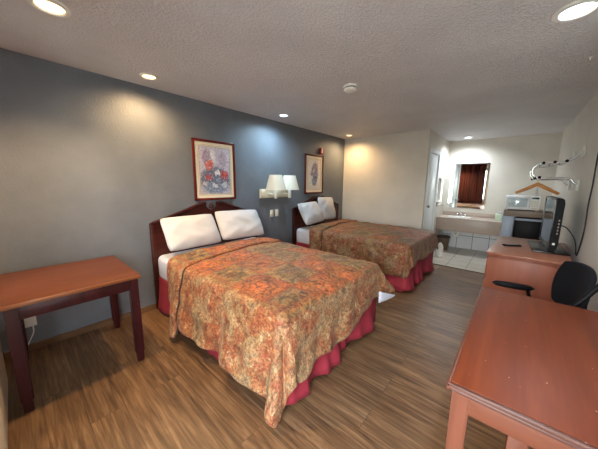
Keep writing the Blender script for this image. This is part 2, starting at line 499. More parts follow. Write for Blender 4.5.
def taper_box(bm, c, w0, d0, w1, d1, z0, z1, bev=0.004):
    """square post: w0 x d0 at z0, w1 x d1 at z1, centred on c=(x,y)"""
    t = bmesh.new()
    bmesh.ops.create_cube(t, size=1.0)
    for v in t.verts:
        top = v.co.z > 0
        w, d = (w1, d1) if top else (w0, d0)
        v.co = Vector((c[0] + v.co.x * w, c[1] + v.co.y * d, z1 if top else z0))
    if bev:
        bmesh.ops.bevel(t, geom=t.edges[:], offset=bev, segments=2, affect='EDGES')
    merge(bm, t)

def lathe(bm, prof, c=(0, 0, 0), n=24, axis='z', mtx=None):
    """profile [(r, h)], revolved about an axis through c"""
    t = bmesh.new()
    rings = []
    for r, h in prof:
        if r < 1e-6:
            rings.append([t.verts.new((0, 0, h))])
        else:
            rings.append([t.verts.new((r * math.cos(2 * PI * i / n), r * math.sin(2 * PI * i / n), h)) for i in range(n)])
    for a, b in zip(rings[:-1], rings[1:]):
        for i in range(n):
            j = (i + 1) % n
            if len(a) == 1 and len(b) == 1:
                continue
            if len(a) == 1:
                t.faces.new((a[0], b[i], b[j]))
            elif len(b) == 1:
                t.faces.new((a[i], a[j], b[0]))
            else:
                t.faces.new((a[i], a[j], b[j], b[i]))
    bmesh.ops.recalc_face_normals(t, faces=t.faces)
    R = Matrix.Identity(4)
    if axis == 'x':
        R = Matrix.Rotation(PI / 2, 4, 'Y')
    elif axis == 'y':
        R = Matrix.Rotation(-PI / 2, 4, 'X')
    mt = Matrix.Translation(c) @ R
    merge(bm, t, mt if mtx is None else mtx @ mt)

def smooth_path(pts, k=8):
    P = [Vector(p) for p in pts]
    P = [P[0] * 2 - P[1]] + P + [P[-1] * 2 - P[-2]]
    out = []
    for i in range(1, len(P) - 2):
        a, b, c, d = P[i - 1], P[i], P[i + 1], P[i + 2]
        for j in range(k):
            t = j / k
            out.append(0.5 * ((2 * b) + (c - a) * t + (2 * a - 5 * b + 4 * c - d) * t * t + (3 * b - a - 3 * c + d) * t ** 3))
    out.append(P[-2])
    return out

def tube(bm, pts, r, n=10, k=0, caps=True):
    P = smooth_path(pts, k) if k else [Vector(p) for p in pts]
    t = bmesh.new()
    rings = []
    prev = None
    for i, p in enumerate(P):
        d = (P[min(i + 1, len(P) - 1)] - P[max(i - 1, 0)]).normalized()
        if prev is None:
            a = Vector((0, 0, 1)) if abs(d.z) < 0.9 else Vector((1, 0, 0))
            u = d.cross(a).normalized()
        else:
            u = (prev - d * prev.dot(d)).normalized()
        prev = u
        v = d.cross(u)
        rr = r[i] if isinstance(r, (list, tuple)) else r
        rings.append([t.verts.new(p + u * (rr * math.cos(2 * PI * j / n)) + v * (rr * math.sin(2 * PI * j / n))) for j in range(n)])
    for a, b in zip(rings[:-1], rings[1:]):
        for j in range(n):
            t.faces.new((a[j], a[(j + 1) % n], b[(j + 1) % n], b[j]))
    if caps:
        t.faces.new(rings[0][::-1]); t.faces.new(rings[-1])
    bmesh.ops.recalc_face_normals(t, faces=t.faces)
    merge(bm, t)

def prism(bm, outline, axis, a0, a1, bev=0.0):
    """extrude a closed 2-D outline along an axis ('x': outline is (y,z); 'y': (x,z); 'z': (x,y))"""
    t = bmesh.new()
    def mk(p, a):
        return {'x': (a, p[0], p[1]), 'y': (p[0], a, p[1]), 'z': (p[0], p[1], a)}[axis]
    A = [t.verts.new(mk(p, a0)) for p in outline]
    B = [t.verts.new(mk(p, a1)) for p in outline]
    t.faces.new(A[::-1]); t.faces.new(B)
    n = len(A)
    for i in range(n):
        t.faces.new((A[i], A[(i + 1) % n], B[(i + 1) % n], B[i]))
    bmesh.ops.recalc_face_normals(t, faces=t.faces)
    if bev:
        es = [e for e in t.edges if (e.verts[0] in A) == (e.verts[1] in A)]
        bmesh.ops.bevel(t, geom=es, offset=bev, segments=2, affect='EDGES')
    merge(bm, t)

def grid(bm, X, Y, Z, uv=None, flip=False):
    """quad sheet from 2-D arrays"""
    n, m_ = X.shape
    lay = bm.loops.layers.uv.verify() if uv is not None else None
    V = [[bm.verts.new((float(X[i, j]), float(Y[i, j]), float(Z[i, j]))) for j in range(m_)] for i in range(n)]
    for i in range(n - 1):
        for j in range(m_ - 1):
            idx = [(i, j), (i + 1, j), (i + 1, j + 1), (i, j + 1)]
            if flip:
                idx = idx[::-1]
            f = bm.faces.new([V[a][b] for a, b in idx])
            if lay:
                for lp, (a, b) in zip(f.loops, idx):
                    lp[lay].uv = (float(uv[0][a, b]), float(uv[1][a, b]))
    return V

def finish(name, bm, mats, parent=None, world=True, sharp=40):
    """link a bmesh as ONE object; with world=True the vertices are world coordinates, moved to the parent's frame"""
    if parent is not None and world:
        root = parent
        while root.parent:
            root = root.parent
        bmesh.ops.translate(bm, vec=-root.location, verts=bm.verts)
    me = bpy.data.meshes.new(name)
    bm.to_mesh(me); bm.free()
    for mt in (mats if isinstance(mats, (list, tuple)) else [mats]):
        me.materials.append(mt)
    for pl in me.polygons:
        pl.use_smooth = True
    me.set_sharp_from_angle(angle=math.radians(sharp))
    o = bpy.data.objects.new(name, me)
    COL.objects.link(o)
    if parent is not None:
        o.parent = parent
    return o

def center_origin(o):
    """move a top-level mesh object's origin to its base centre"""
    vs = [v.co for v in o.data.vertices]
    mn = Vector((min(v.x for v in vs), min(v.y for v in vs), min(v.z for v in vs)))
    mx = Vector((max(v.x for v in vs), max(v.y for v in vs), max(v.z for v in vs)))
    c = Vector(((mn.x + mx.x) / 2, (mn.y + mx.y) / 2, mn.z))
    for v in o.data.vertices:
        v.co -= c
    o.location = c
    return o

def tag(o, label, cat, group=None):
    o['label'] = label
    o['category'] = cat
    if group:
        o['group'] = group
    return o

def thing(name, label, cat, loc=(0, 0, 0), rotz=0.0, group=None):
    o = bpy.data.objects.new(name, None)
    o.empty_display_size = 0.1
    COL.objects.link(o)
    o.location = loc
    o.rotation_euler = (0, 0, rotz)
    return tag(o, label, cat, group)

def struct(name, bm, mt, parent=None):
    o = finish(name, bm, mt, parent)
    o['kind'] = 'structure'
    return o

def copy_tree(o, parent=None):
    c = o.copy()
    COL.objects.link(c)
    if parent is not None:
        c.parent = parent
    for ch in list(o.children):
        copy_tree(ch, c)
    return c

# ------------------------------------------------------------------ room shell
H, R_, DM, DF, WM, FY = 2.40, 3.488, 4.973, 6.70, 1.711, -0.42
def sbox(name, mt, *a):
    bm = BM(); box(bm, *a); return struct(name, bm, mt)

sbox('floor', M['floor'], -0.1, R_ + 0.1, FY - 0.1, DM + 0.02, -0.10, 0.0)
sbox('floor.001', M['floor_tile'], -0.1, R_ + 0.1, DM + 0.02, DF + 0.1, -0.10, 0.0)
sbox('ceiling', M['ceiling'], -0.1, R_ + 0.1, FY - 0.1, DF + 0.1, H, H + 0.1)
sbox('wall_left', M['grey_wall'], -0.1, 0.0, FY - 0.1, DM + 0.1, 0.0, H)
sbox('wall_right', M['beige_wall'], R_, R_ + 0.1, FY - 0.1, DF + 0.1, 0.0, H)
sbox('wall_back', M['beige_wall'], WM - 0.1, R_, DF, DF + 0.1, 0.0, H)
sbox('wall_partition', M['beige_wall'], 0.0, WM, DM, DM + 0.1, 0.0, H)
# the return wall beside the vanity with its bathroom doorway left open for the door
D1a, D1b, D1h = 5.13, 5.80, 2.03
bm = BM()
box(bm, WM - 0.1, WM, DM + 0.1, D1a, 0, H)
box(bm, WM - 0.1, WM, D1b, DF, 0, H)
box(bm, WM - 0.1, WM, D1a, D1b, D1h, H)
struct('wall_side', bm, M['beige_wall'])
# front wall with a window and the entrance doorway
WX0, WX1, WZ0, WZ1 = 0.45, 1.92, 0.78, 2.12
EX0, EX1, EZ = 2.38, 3.28, 2.05
bm = BM()
box(bm, 0, WX0, FY - 0.1, FY, 0, H)
box(bm, WX1, EX0, FY - 0.1, FY, 0, H)
box(bm, EX1, R_, FY - 0.1, FY, 0, H)
box(bm, WX0, WX1, FY - 0.1, FY, 0, WZ0)
box(bm, WX0, WX1, FY - 0.1, FY, WZ1, H)
box(bm, EX0, EX1, FY - 0.1, FY, EZ, H)
struct('wall_front', bm, M['beige_wall'])
sbox('baseboard_left', M['base_wood'], 0.0, 0.012, FY, DM, 0.0, 0.06)
sbox('baseboard_partition', M['base_wood'], 0.012, WM, DM - 0.012, DM, 0.0, 0.06)
sbox('baseboard_right', M['base_wood'], R_ - 0.012, R_, FY + 0.02, DM, 0.0, 0.06)
sbox('trim_1', M['dark_grille'], WM, R_, DM, DM + 0.03, 0.0, 0.006)
sbox('trim_2', M['wall_tile'], WM, 2.83, DF - 0.012, DF, 0.0, 0.52)

# bathroom door, closed, in the return wall
d1 = bpy.data.objects.new('door_1', None); COL.objects.link(d1); d1.location = (WM, D1a, 0); d1['kind'] = 'structure'
bm = BM()
for a in ((D1a - 0.06, D1a + 0.005, 0, D1h + 0.06), (D1b - 0.005, D1b + 0.06, 0, D1h + 0.06)):
    box(bm, WM - 0.1, WM + 0.016, a[0], a[1], a[2], a[3], 0.004)
box(bm, WM - 0.1, WM + 0.016, D1a, D1b, D1h - 0.005, D1h + 0.06, 0.004)
finish('door_frame', bm, M['white_paint'], d1)
bm = BM()
box(bm, WM - 0.05, WM - 0.012, D1a + 0.006, D1b - 0.006, 0.008, D1h - 0.008, 0.003)
for z0, z1 in ((0.18, 0.92), (1.06, 1.90)):
    box(bm, WM - 0.02, WM - 0.005, D1a + 0.11, D1b - 0.11, z0, z1, 0.006)
finish('door_panel', bm, M['white_paint'], d1)
bm = BM()
lathe(bm, [(0, 0.075), (0.024, 0.07), (0.03, 0.052), (0.022, 0.036), (0.012, 0.03), (0.012, 0.01), (0.03, 0.008), (0.03, 0), (0, 0)], (WM - 0.012, D1a + 0.06, 1.03), 16, 'x')
finish('door_knob', bm, M['steel'], d1)

# entrance door, swung open flat against the right wall behind the camera
d2 = bpy.data.objects.new('door_2', None); COL.objects.link(d2); d2.location = (EX1, FY, 0); d2['kind'] = 'structure'
bm = BM()
for x0, x1, z0, z1 in ((EX0 - 0.005, EX0 + 0.03, 0, EZ), (EX1 - 0.03, EX1 + 0.005, 0, EZ), (EX0, EX1, EZ - 0.03, EZ + 0.005)):
    box(bm, x0, x1, FY - 0.11, FY + 0.012, z0, z1, 0.003)
finish('door_frame', bm, M['white_paint'], d2)
bm = BM()
box(bm, R_ - 0.085, R_ - 0.04, FY + 0.03, FY + 0.90, 0.01, 2.02, 0.003)
finish('door_panel', bm, M['white_paint'], d2)
bm = BM()
lathe(bm, [(0, 0.06), (0.026, 0.055), (0.026, 0.03), (0.012, 0.025), (0.012, 0.008), (0.03, 0.006), (0.03, 0), (0, 0)], (R_ - 0.085, FY + 0.84, 1.0), 16, 'x', )
kn = finish('door_knob', bm, M['steel'], d2)
for v in kn.data.vertices:
    v.co.x = (R_ - 0.085 - EX1) - (v.co.x - (R_ - 0.085 - EX1))

# window with two sashes
w1 = bpy.data.objects.new('window_1', None); COL.objects.link(w1); w1.location = ((WX0 + WX1) / 2, FY, WZ0); w1['kind'] = 'structure'
bm = BM()
for x0, x1, z0, z1 in ((WX0, WX0 + 0.05, WZ0, WZ1), (WX1 - 0.05, WX1, WZ0, WZ1), (WX0, WX1, WZ0, WZ0 + 0.05), (WX0, WX1, WZ1 - 0.05, WZ1), ((WX0 + WX1) / 2 - 0.025, (WX0 + WX1) / 2 + 0.025, WZ0, WZ1)):
    box(bm, x0, x1, FY - 0.08, FY - 0.02, z0, z1, 0.003)
finish('window_frame', bm, M['white_paint'], w1)
bm = BM()
box(bm, WX0 + 0.05, WX1 - 0.05, FY - 0.052, FY - 0.046, WZ0 + 0.05, WZ1 - 0.05)
finish('window_pane', bm, M['glass'], w1)
bm = BM()
box(bm, WX0 - 0.03, WX1 + 0.03, FY - 0.02, FY + 0.03, WZ0 - 0.03, WZ0, 0.004)
finish('window_sill', bm, M['white_paint'], w1)

# outside the front door
sbox('ground_outside', M['outside_ground'], -8, 12, -14, FY - 0.1, -0.14, -0.02)

# drawn curtain in front of the window (seen in the vanity mirror)
cur = thing('curtain', 'dark red striped curtain on the front window, seen in the vanity mirror', 'curtain', (1.33, -0.37, 0.62))
n = 120
a = np.linspace(0, 1, n)
zz = np.linspace(0.62, 2.34, 14)
A, Zm = np.meshgrid(a, zz, indexing='ij')
Xc = 0.73 + A * 1.12
Yc = -0.36 + 0.026 * np.sin(A * 2 * PI * 11 + 0.5 * np.sin(A * 17)) * (0.55 + 0.45 * (2.34 - Zm) / 1.7)
bm = BM()
grid(bm, Xc, Yc, Zm, (A, Zm))
o = finish('curtain_panel', bm, M['curtain'], cur, sharp=180)
sm = o.modifiers.new('thickness', 'SOLIDIFY'); sm.thickness = 0.004
bm = BM()
tube(bm, [(0.32, -0.36, 2.36), (2.06, -0.36, 2.36)], 0.012, 10)
for x in (0.36, 2.02):
    box(bm, x - 0.01, x + 0.01, FY, -0.35, 2.345, 2.375, 0.002)
finish('curtain_rod', bm, M['steel'], cur)

# wall air conditioner below the window
ac = thing('air_conditioner', 'beige wall air conditioner on the floor at the left edge, beside the left table', 'air conditioner', (0.88, -0.285, 0))
bm = BM()
box(bm, 0.345, 1.42, FY, -0.15, 0.0, 0.42, 0.012)
finish('housing', bm, M['beige_metal'], ac)
bm = BM()
for k in range(11):
    z = 0.10 + k * 0.026
    box(bm, 0.337, 0.347, -0.34, -0.152, z, z + 0.012, 0.002)
finish('side_vent', bm, M['dark_grille'], ac)
bm = BM()
for k in range(26):
    x = 0.42 + k * 0.036
    box(bm, x, x + 0.012, -0.37, -0.21, 0.416, 0.426, 0.002)
finish('grille', bm, M['dark_grille'], ac)

# ------------------------------------------------------------------ recessed ceiling lights, detector
WARM, NEUT, COOL = (1.0, 0.66, 0.33), (0.82, 0.92, 1.0), (0.56, 0.82, 1.0)
def can_light(x, y, col, power, label, r=0.078, size=135, blend=0.6):
    t = thing('ceiling_light', label, 'ceiling light', (x, y, H), 0, 'recessed ceiling lights')
    bm = BM()
    lathe(bm, [(r * 0.80, -0.003), (r * 0.86, -0.010), (r * 1.0, -0.011), (r * 1.16, -0.006), (r * 1.2, 0.0), (r * 0.8, 0.0), (r * 0.80, -0.003)], (0, 0, 0), 32)
    finish('trim_ring', bm, M['white_plastic'], t, world=False)
    bm = BM()
    lathe(bm, [(0, -0.0065), (r * 0.5, -0.006), (r * 0.81, -0.002), (r * 0.81, -0.001), (0, -0.001)], (0, 0, 0), 32)
    finish('lens', bm, emit('lens_' + label[:18].replace(' ', '_'), col + (1,), 2.6 if col is WARM else 6.0), t, world=False)
    ld = bpy.data.lights.new('can_bulb', 'SPOT')
    ld.energy = power
    ld.color = col
    ld.spot_size = math.radians(size)
    ld.spot_blend = blend
    ld.shadow_soft_size = 0.06
    lo = bpy.data.objects.new('can_bulb', ld)
    COL.objects.link(lo)
    lo.parent = t
    lo.location = (0, 0, -0.03)
    return t

can_light(0.905, 0.285, WARM, 92, 'warm recessed ceiling light at the upper left corner, the largest of the warm ones')
can_light(0.30, 0.985, WARM, 46, 'warm recessed ceiling light throwing a yellow pool on the grey wall', 0.066, 166, 0.9)
can_light(0.335, 2.72, COOL, 52, 'cool white recessed ceiling light by the grey wall above the wall lamp', 0.066, 166, 0.9)
can_light(0.31, 4.62, WARM, 38, 'small warm recessed ceiling light in the far left ceiling corner', 0.066, 166, 0.9)
can_light(2.10, 6.28, NEUT, 60, 'small white recessed ceiling light over the vanity mirror', 0.075, 160, 0.9)
can_light(3.125, 2.19, NEUT, 36, 'bright white recessed ceiling light at the upper right corner', 0.088)

t = thing('smoke_detector', 'round white smoke detector on the ceiling between the lights', 'smoke detector', (1.62, 2.36, H))
bm = BM(); lathe(bm, [(0, 0), (0.070, 0), (0.072, -0.012), (0.066, -0.018), (0, -0.018)], (0, 0, 0), 28)
finish('base_plate', bm, M['white_plastic'], t, world=False)
bm = BM(); lathe(bm, [(0, -0.018), (0.05, -0.018), (0.05, -0.03), (0, -0.03)], (0, 0, 0), 28)
finish('vent_slot', bm, M['dark_grille'], t, world=False)
bm = BM(); lathe(bm, [(0, -0.030), (0.064, -0.030), (0.062, -0.046), (0.048, -0.056), (0, -0.060)], (0, 0, 0), 28)
finish('cover', bm, M['white_plastic'], t, world=False)

# ------------------------------------------------------------------ beds
BW, BL, B0, B2 = 1.40, 2.04, 0.984, 3.283
MT = 0.645
bed = thing('bed', 'nearer double bed with dark headboard, white sheet and red skirt', 'bed', (0, B0, 0), 0, 'double beds along the grey wall')
bm = BM(); box(bm, 0.10, BL - 0.07, 0.06, BW - 0.06, 0.0, 0.37, 0.01)
finish('box_spring', bm, M['skirt'], bed, world=False)
bm = BM()
box(bm, 0.065, BL - 0.005, 0.01, BW - 0.01, 0.37, MT, 0.06, 5)
ms = finish('mattress', bm, M['sheet'], bed, world=False)
# headboard with broken pediment
c = BW / 2 + 0.012
hw = 0.732
half = [(-hw, 0.28), (-hw, 0.99), (-hw + 0.03, 1.008), (-0.60, 1.035), (-0.45, 1.085), (-0.30, 1.135), (-0.18, 1.178), (-0.12, 1.196), (-0.085, 1.194), (-0.07, 1.175),
        (-0.078, 1.15), (-0.06, 1.12), (-0.035, 1.098), (0, 1.09)]
outl = [(c + a, b) for a, b in half] + [(c - a, b) for a, b in half[-2::-1]]
bm = BM(); prism(bm, outl, 'x', 0.018, 0.058, 0.004)
hb = finish('headboard', bm, M['mahogany'], bed, world=False)
bm = BM()
for s in (-1, 1):
    tube(bm, [(0.06, c + s * a, b - 0.012) for a, b in half[2:9]], 0.014, 8)
finish('molding', bm, M['mahogany'], hb, world=False)
bm = BM()
lathe(bm, [(0, 0), (0.024, 0.0), (0.018, 0.012), (0.012, 0.02), (0.022, 0.038), (0.024, 0.055), (0.012, 0.075), (0.006, 0.09), (0, 0.10)], (0.04, c, 1.088), 16)
finish('finial', bm, M['mahogany'], hb, world=False)
for s in (-1, 1):
    bm = BM()
    box(bm, 0.014, 0.062, c + s * (hw - 0.03) - 0.028, c + s * (hw - 0.03) + 0.028, 0.0, 0.985, 0.006)
    finish('post', bm, M['mahogany'], hb, world=False)
# pleated skirt on three sides
path = []
pl = 0.0
segs = [((0.08, 0.022), (BL - 0.022, 0.022)), ((BL - 0.022, 0.022), (BL - 0.022, BW - 0.022)), ((BL - 0.022, BW - 0.022), (0.08, BW - 0.022))]
def skirt_pts(segs, step=0.012):
    out = []
    for (x0, y0), (x1, y1) in segs:
        L = math.hypot(x1 - x0, y1 - y0)
        nx, ny = (y1 - y0) / L, -(x1 - x0) / L
        k = int(L / step)
        for i in range(k):
            t = i / k
            out.append((x0 + (x1 - x0) * t, y0 + (y1 - y0) * t, nx, ny, t))
    out.append((segs[-1][1][0], segs[-1][1][1], 0.0, 1.0, 1.0))
    return out
sp = skirt_pts(segs)
# smooth outward normals round the corners
N = np.array([[p[2], p[3]] for p in sp])
for _ in range(6):
    N[1:-1] = (N[:-2] + N[1:-1] * 2 + N[2:]) / 4
zs = np.linspace(0.0, 1.0, 9)
X = np.zeros((len(sp), 9)); Y = X.copy(); Z = X.copy()
for i, p_ in enumerate(sp):
    s_ = i * 0.012
    wv = 0.6 * math.tanh(2.6 * math.sin(s_ * 13 + 1.3 * math.sin(s_ * 3.1))) + 0.25 * math.sin(s_ * 31 + 2 * math.sin(s_ * 5))
    on_foot = 161 <= i < 274
    amp = 0.045 if on_foot else 0.020
    for j, k in enumerate(zs):
        off = 0.002 + (amp * wv + 0.034) * k ** 1.6
        X[i, j] = p_[0] + N[i, 0] * off
        Y[i, j] = p_[1] + N[i, 1] * off
        Z[i, j] = 0.40 - k * (0.352 + 0.02 * math.sin(s_ * 6.0 + 0.7))
bm = BM(); grid(bm, X, Y, Z)
sk = finish('bed_skirt', bm, M['skirt'], bed, world=False, sharp=180)
sd = sk.modifiers.new('thickness', 'SOLIDIFY'); sd.thickness = 0.004

bed2 = copy_tree(bed)
bed2.location = (0, B2, 0)
bed2['label'] = 'farther double bed with dark headboard, white sheet and red skirt by the beige wall'

# ------------------------------------------------------------------ quilts
def smoothstep(a, b, x):
    t = np.clip((x - a) / (b - a), 0, 1)
    return t * t * (3 - 2 * t)

RR = 0.07
def quilt_surface(Aa, Bb, prm, lift=0.0):
    """lay material coordinates (a along the bed, b across it) over the mattress box; returns X,Y,Z in bed coordinates"""
    xf = BL - RR + 0.012
    y0, y1 = RR - 0.012, BW - RR + 0.012
    s0 = np.maximum(0, y0 - Bb); s1 = np.maximum(0, Bb - y1); t = np.maximum(0, Aa - xf)
    near = Bb < BW / 2
    s = np.where(near, s0, s1)
    rho = np.hypot(s, t)
    phi = np.arctan2(t, s)
    cph, sph = np.maximum(np.cos(phi), 1e-6), np.maximum(np.sin(phi), 1e-6)
    hsd = np.where(near, prm['hn'], prm['hf']); nn = np.where(near, prm['rn'], prm['rf'])
    rb = np.minimum(hsd / cph, prm['ht'] / sph)
    rr = ((cph / hsd) ** nn + (sph / prm['ht']) ** nn) ** (-1 / nn)
    rho = rho * np.where((s > 0) & (t > 0), 1 - (1 - rr / rb) * np.clip(rho / rb, 0, 1), 1)                                  # 0 = side drop, pi/2 = foot drop
    ph = np.degrees(phi)
    aa = np.minimum(Aa, xf)
    bb = np.clip(Bb, y0, y1)
    side_n = prm['fn'] + 0.05 * np.sin(aa * 8.3 + 0.4) + 0.035 * np.sin(aa * 17.1 + 1.0)
    side_f = prm['ff'] + 0.05 * np.sin(aa * 7.1)
    foot = prm['ft'] + 0.035 * np.sin(bb * 9.5 + 1.1) + 0.03 * np.sin(bb * 19.0 + 0.3)
    corner_n = np.interp(ph, prm['cn'][0], prm['cn'][1])
    corner_f = np.interp(ph, prm['cf'][0], prm['cf'][1])
    side = np.where(near, side_n, side_f)
    corner = np.where(near, corner_n, corner_f)
    wt = np.clip(np.sin(np.clip(phi, 0, PI / 2) * 2), 0, 1) ** 0.5
    lin = np.where(rho > 1e-6, side * (1 - phi / (PI / 2)) + foot * (phi / (PI / 2)), 0)
    fl = lin * (1 - wt) + corner * wt
    psi = np.where(near, np.interp(ph, prm['pn'][0], prm['pn'][1]), np.interp(ph, prm['pf'][0], prm['pf'][1]))
    psi = np.radians(psi)
    r = RR + lift
    thm = PI / 2 - fl
    s1_ = r * thm
    ra = np.minimum(rho, s1_)
    rest = np.maximum(0, rho - s1_)
    out = r * np.sin(ra / r) + rest * np.sin(fl)
    drop = r * (1 - np.cos(ra / r)) + rest * np.cos(fl)
    sg = np.where(near, -1.0, 1.0)
    X = aa + out * np.sin(psi)
    Y = bb + sg * out * np.cos(psi)
    top = MT + 0.016 + lift + prm.get('raise', 0) + prm['crown'] * np.sin(np.clip((bb - y0) / (y1 - y0), 0, 1) * PI) ** 0.7 * smoothstep(0, 0.35, xf - aa + 0.08)
    lump = 0.006 * np.sin(aa * 13 + bb * 5) * np.sin(bb * 11 - aa * 4) + 0.004 * np.sin(aa * 29 + 3 * np.sin(bb * 8))
    lump = lump * np.where(rho > 0, 0.6, 1.0)
    Z = top - drop + lump
    # slant of the near drop towards the foot
    sl = prm['slant'] * s0 * (1 - smoothstep(1.2, 1.95, Aa)) * (t <= 0)
    X = X + sl
    # puckers in the drop
    pk = smoothstep(0.05, 0.4, rho)
    w = 0.010 * np.sin(Aa * 23 + 2 * np.sin(Bb * 6)) + 0.008 * np.sin(Bb * 27 + Aa * 9)
    X = X + pk * w * np.sin(psi); Y = Y + pk * w * sg * np.cos(psi)
    low = np.maximum(0, 0.012 - Z)
    Y = Y + sg * low * 0.25 * np.cos(psi); X = X + low * 0.15 * np.sin(psi)
    Z = np.maximum(Z, 0.012 + 0.004 * np.sin(Aa * 40) * np.sin(Bb * 37) + 0.004)
    return X, Y, Z

def make_quilt(prm, label, loc):
    q_ = thing('quilt', label, 'quilt', loc, 0, 'paisley quilts')
    na, nbb = prm['n']
    u = np.linspace(0, 1, na); v = np.linspace(0, 1, nbb)
    U, V = np.meshgrid(u, v, indexing='ij')
    Bb = -prm['hn'] + RR + V * (BW - 2 * RR + prm['hn'] + prm['hf'])
    af = np.interp(Bb, [0.0, BW], prm['fold'])
    hem = prm['ht'] + 0.012 * np.sin(Bb * 14) - prm['short'] * smoothstep(0.75, 1.2, Bb)
    Aa = (af - 0.05) + U * (BL - RR + hem - (af - 0.05))
    Aa = Aa
    X, Y, Z = quilt_surface(Aa, Bb, prm)
    bm = BM(); grid(bm, X, Y, Z, (Aa, Bb))
    o = finish('quilt_top', bm, [M[prm['mat']], M['lining']], q_, world=False, sharp=180)
    sd = o.modifiers.new('padding', 'SOLIDIFY'); sd.thickness = 0.007; sd.offset = -1.0; sd.material_offset = 0; sd.material_offset_rim = 0
    # turned-back head section
    u = np.linspace(0, 1, 26)
    v = np.linspace(0, 1, nbb)
    U, V = np.meshgrid(u, v, indexing='ij')
    Bb = -prm['hn'] - 0.12 + RR + V * (BW - 2 * RR + prm['hn'] + 0.12 + prm['hf'])
    af = np.interp(Bb, [0.0, BW], prm['fold'])
    ah = np.interp(Bb, [0.0, 0.4, BW], prm['head'])
    Aa = ah + U * (af - ah)
    drp = np.clip((RR - Bb) / 0.6, 0, 1)
    Ac = prm['fold'][0] - 0.03 + (Aa - prm['fold'][0] + 0.03) * (1 - prm['gather'] * drp)
    Am = np.where(Bb < RR, Ac, Aa)
    X, Y, Z = quilt_surface(Am, Bb, prm, 0.020)
    # softly rounded front and back edges
    edge = np.clip(np.minimum(U, 1 - U) / 0.10, 0, 1)
    rnd = 0.016 * (1 - np.sqrt(np.clip(1 - (1 - edge) ** 2, 0, 1)))
    Z = Z - np.where(Bb > 0.0, rnd, 0)
    Y = Y + np.where(Bb < 0.0, rnd, 0)
    # the hanging flap bellies out into one vertical fold
    Y = Y - drp * 0.04 * np.sin(U * PI)
    bm = BM(); grid(bm, X, Y, Z, (Aa, Bb))
    o = finish('turned_back_edge', bm, [M[prm['mat']], M['lining']], q_, world=False, sharp=180)
    sd = o.modifiers.new('padding', 'SOLIDIFY'); sd.thickness = 0.007; sd.offset = -1.0; sd.material_offset = 0; sd.material_offset_rim = 0
    # dark strip along the fold, painting in the shadow of the gap
    pts = [(float(X[-1, j]) + 0.004, float(Y[-1, j]), float(Z[-1, j]) - 0.006) for j in range(0, nbb, 2)]
    bm = BM(); tube(bm, pts, 0.007, 6)
    finish('fold_shadow', bm, M['fold_shadow'], q_, world=False)
    return q_

Q1 = dict(mat='paisley_quilt_fabric', short=0.10, fn=0.21, ff=0.12, ft=0.14, crown=0.040, slant=0.14, hn=0.575, hf=0.40, ht=0.475, n=(124, 132), rn=9.0, rf=2.2,
          cn=([0, 6, 12, 18, 24, 30, 36, 42, 47, 52, 58, 66, 74, 82, 90], [0.20, 0.16, 0.12, 0.15, 0.225, 0.26, 0.25, 0.17, 0.11, 0.11, 0.17, 0.25, 0.23, 0.16, 0.12]),
          pn=([0, 12, 18, 24, 36, 42, 52, 58, 74, 90], [0, 1, 3, 8, 30, 40, 48, 54, 80, 90]),
          cf=([0, 25, 45, 65, 90], [0.15, 0.35, 0.60, 0.45, 0.14]), pf=([0, 45, 90], [0, 45, 90]),
          fold=(0.745, 0.63), head=(0.38, 0.40, 0.38), gather=0.5)
quilt1 = make_quilt(Q1, 'orange paisley quilt with a painted shadow line along its fold, spread over the nearer bed', (0, B0, 0))
# far foot corner of the near quilt turned up, showing its white lining
bm = BM()
A_, B_, C_ = Vector((2.125, 2.165, 0.455)), Vector((2.178, 2.462, 0.335)), Vector((2.120, 2.180, 0.335))
rows = []
for i in range(7):
    u_ = i / 6.0
    p0, p1 = A_.lerp(B_, u_), C_.lerp(B_, u_)
    rows.append([bm.verts.new(p0.lerp(p1, k / 4.0) + Vector((0.012 * math.sin(PI * u_), 0, 0))) for k in range(5)])
for a, b in zip(rows[:-1], rows[1:]):
    for k in range(4):
        bm.faces.new((a[k], b[k], b[k + 1], a[k + 1]))
bmesh.ops.remove_doubles(bm, verts=bm.verts, dist=1e-5)
o = finish('turned_corner', bm, M['lining'], quilt1, sharp=180)
o['label'] = 'white lining'
sd = o.modifiers.new('thickness', 'SOLIDIFY'); sd.thickness = 0.006
Q2 = dict(mat='shaded_quilt_fabric', short=0.0, fn=0.10, ff=0.08, ft=0.14, crown=0.035, slant=0.05, hn=0.50, hf=0.30, ht=0.345, n=(96, 104), rn=2.3, rf=3.5, **{'raise': 0.02},
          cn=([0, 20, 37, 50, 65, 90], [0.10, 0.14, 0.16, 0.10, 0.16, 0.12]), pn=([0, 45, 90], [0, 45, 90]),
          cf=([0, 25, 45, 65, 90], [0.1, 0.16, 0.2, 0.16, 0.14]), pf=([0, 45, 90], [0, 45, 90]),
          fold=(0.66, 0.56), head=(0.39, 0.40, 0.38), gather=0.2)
make_quilt(Q2, 'paisley quilt darkened with painted shade, spread over the farther bed', (0, B2, 0))

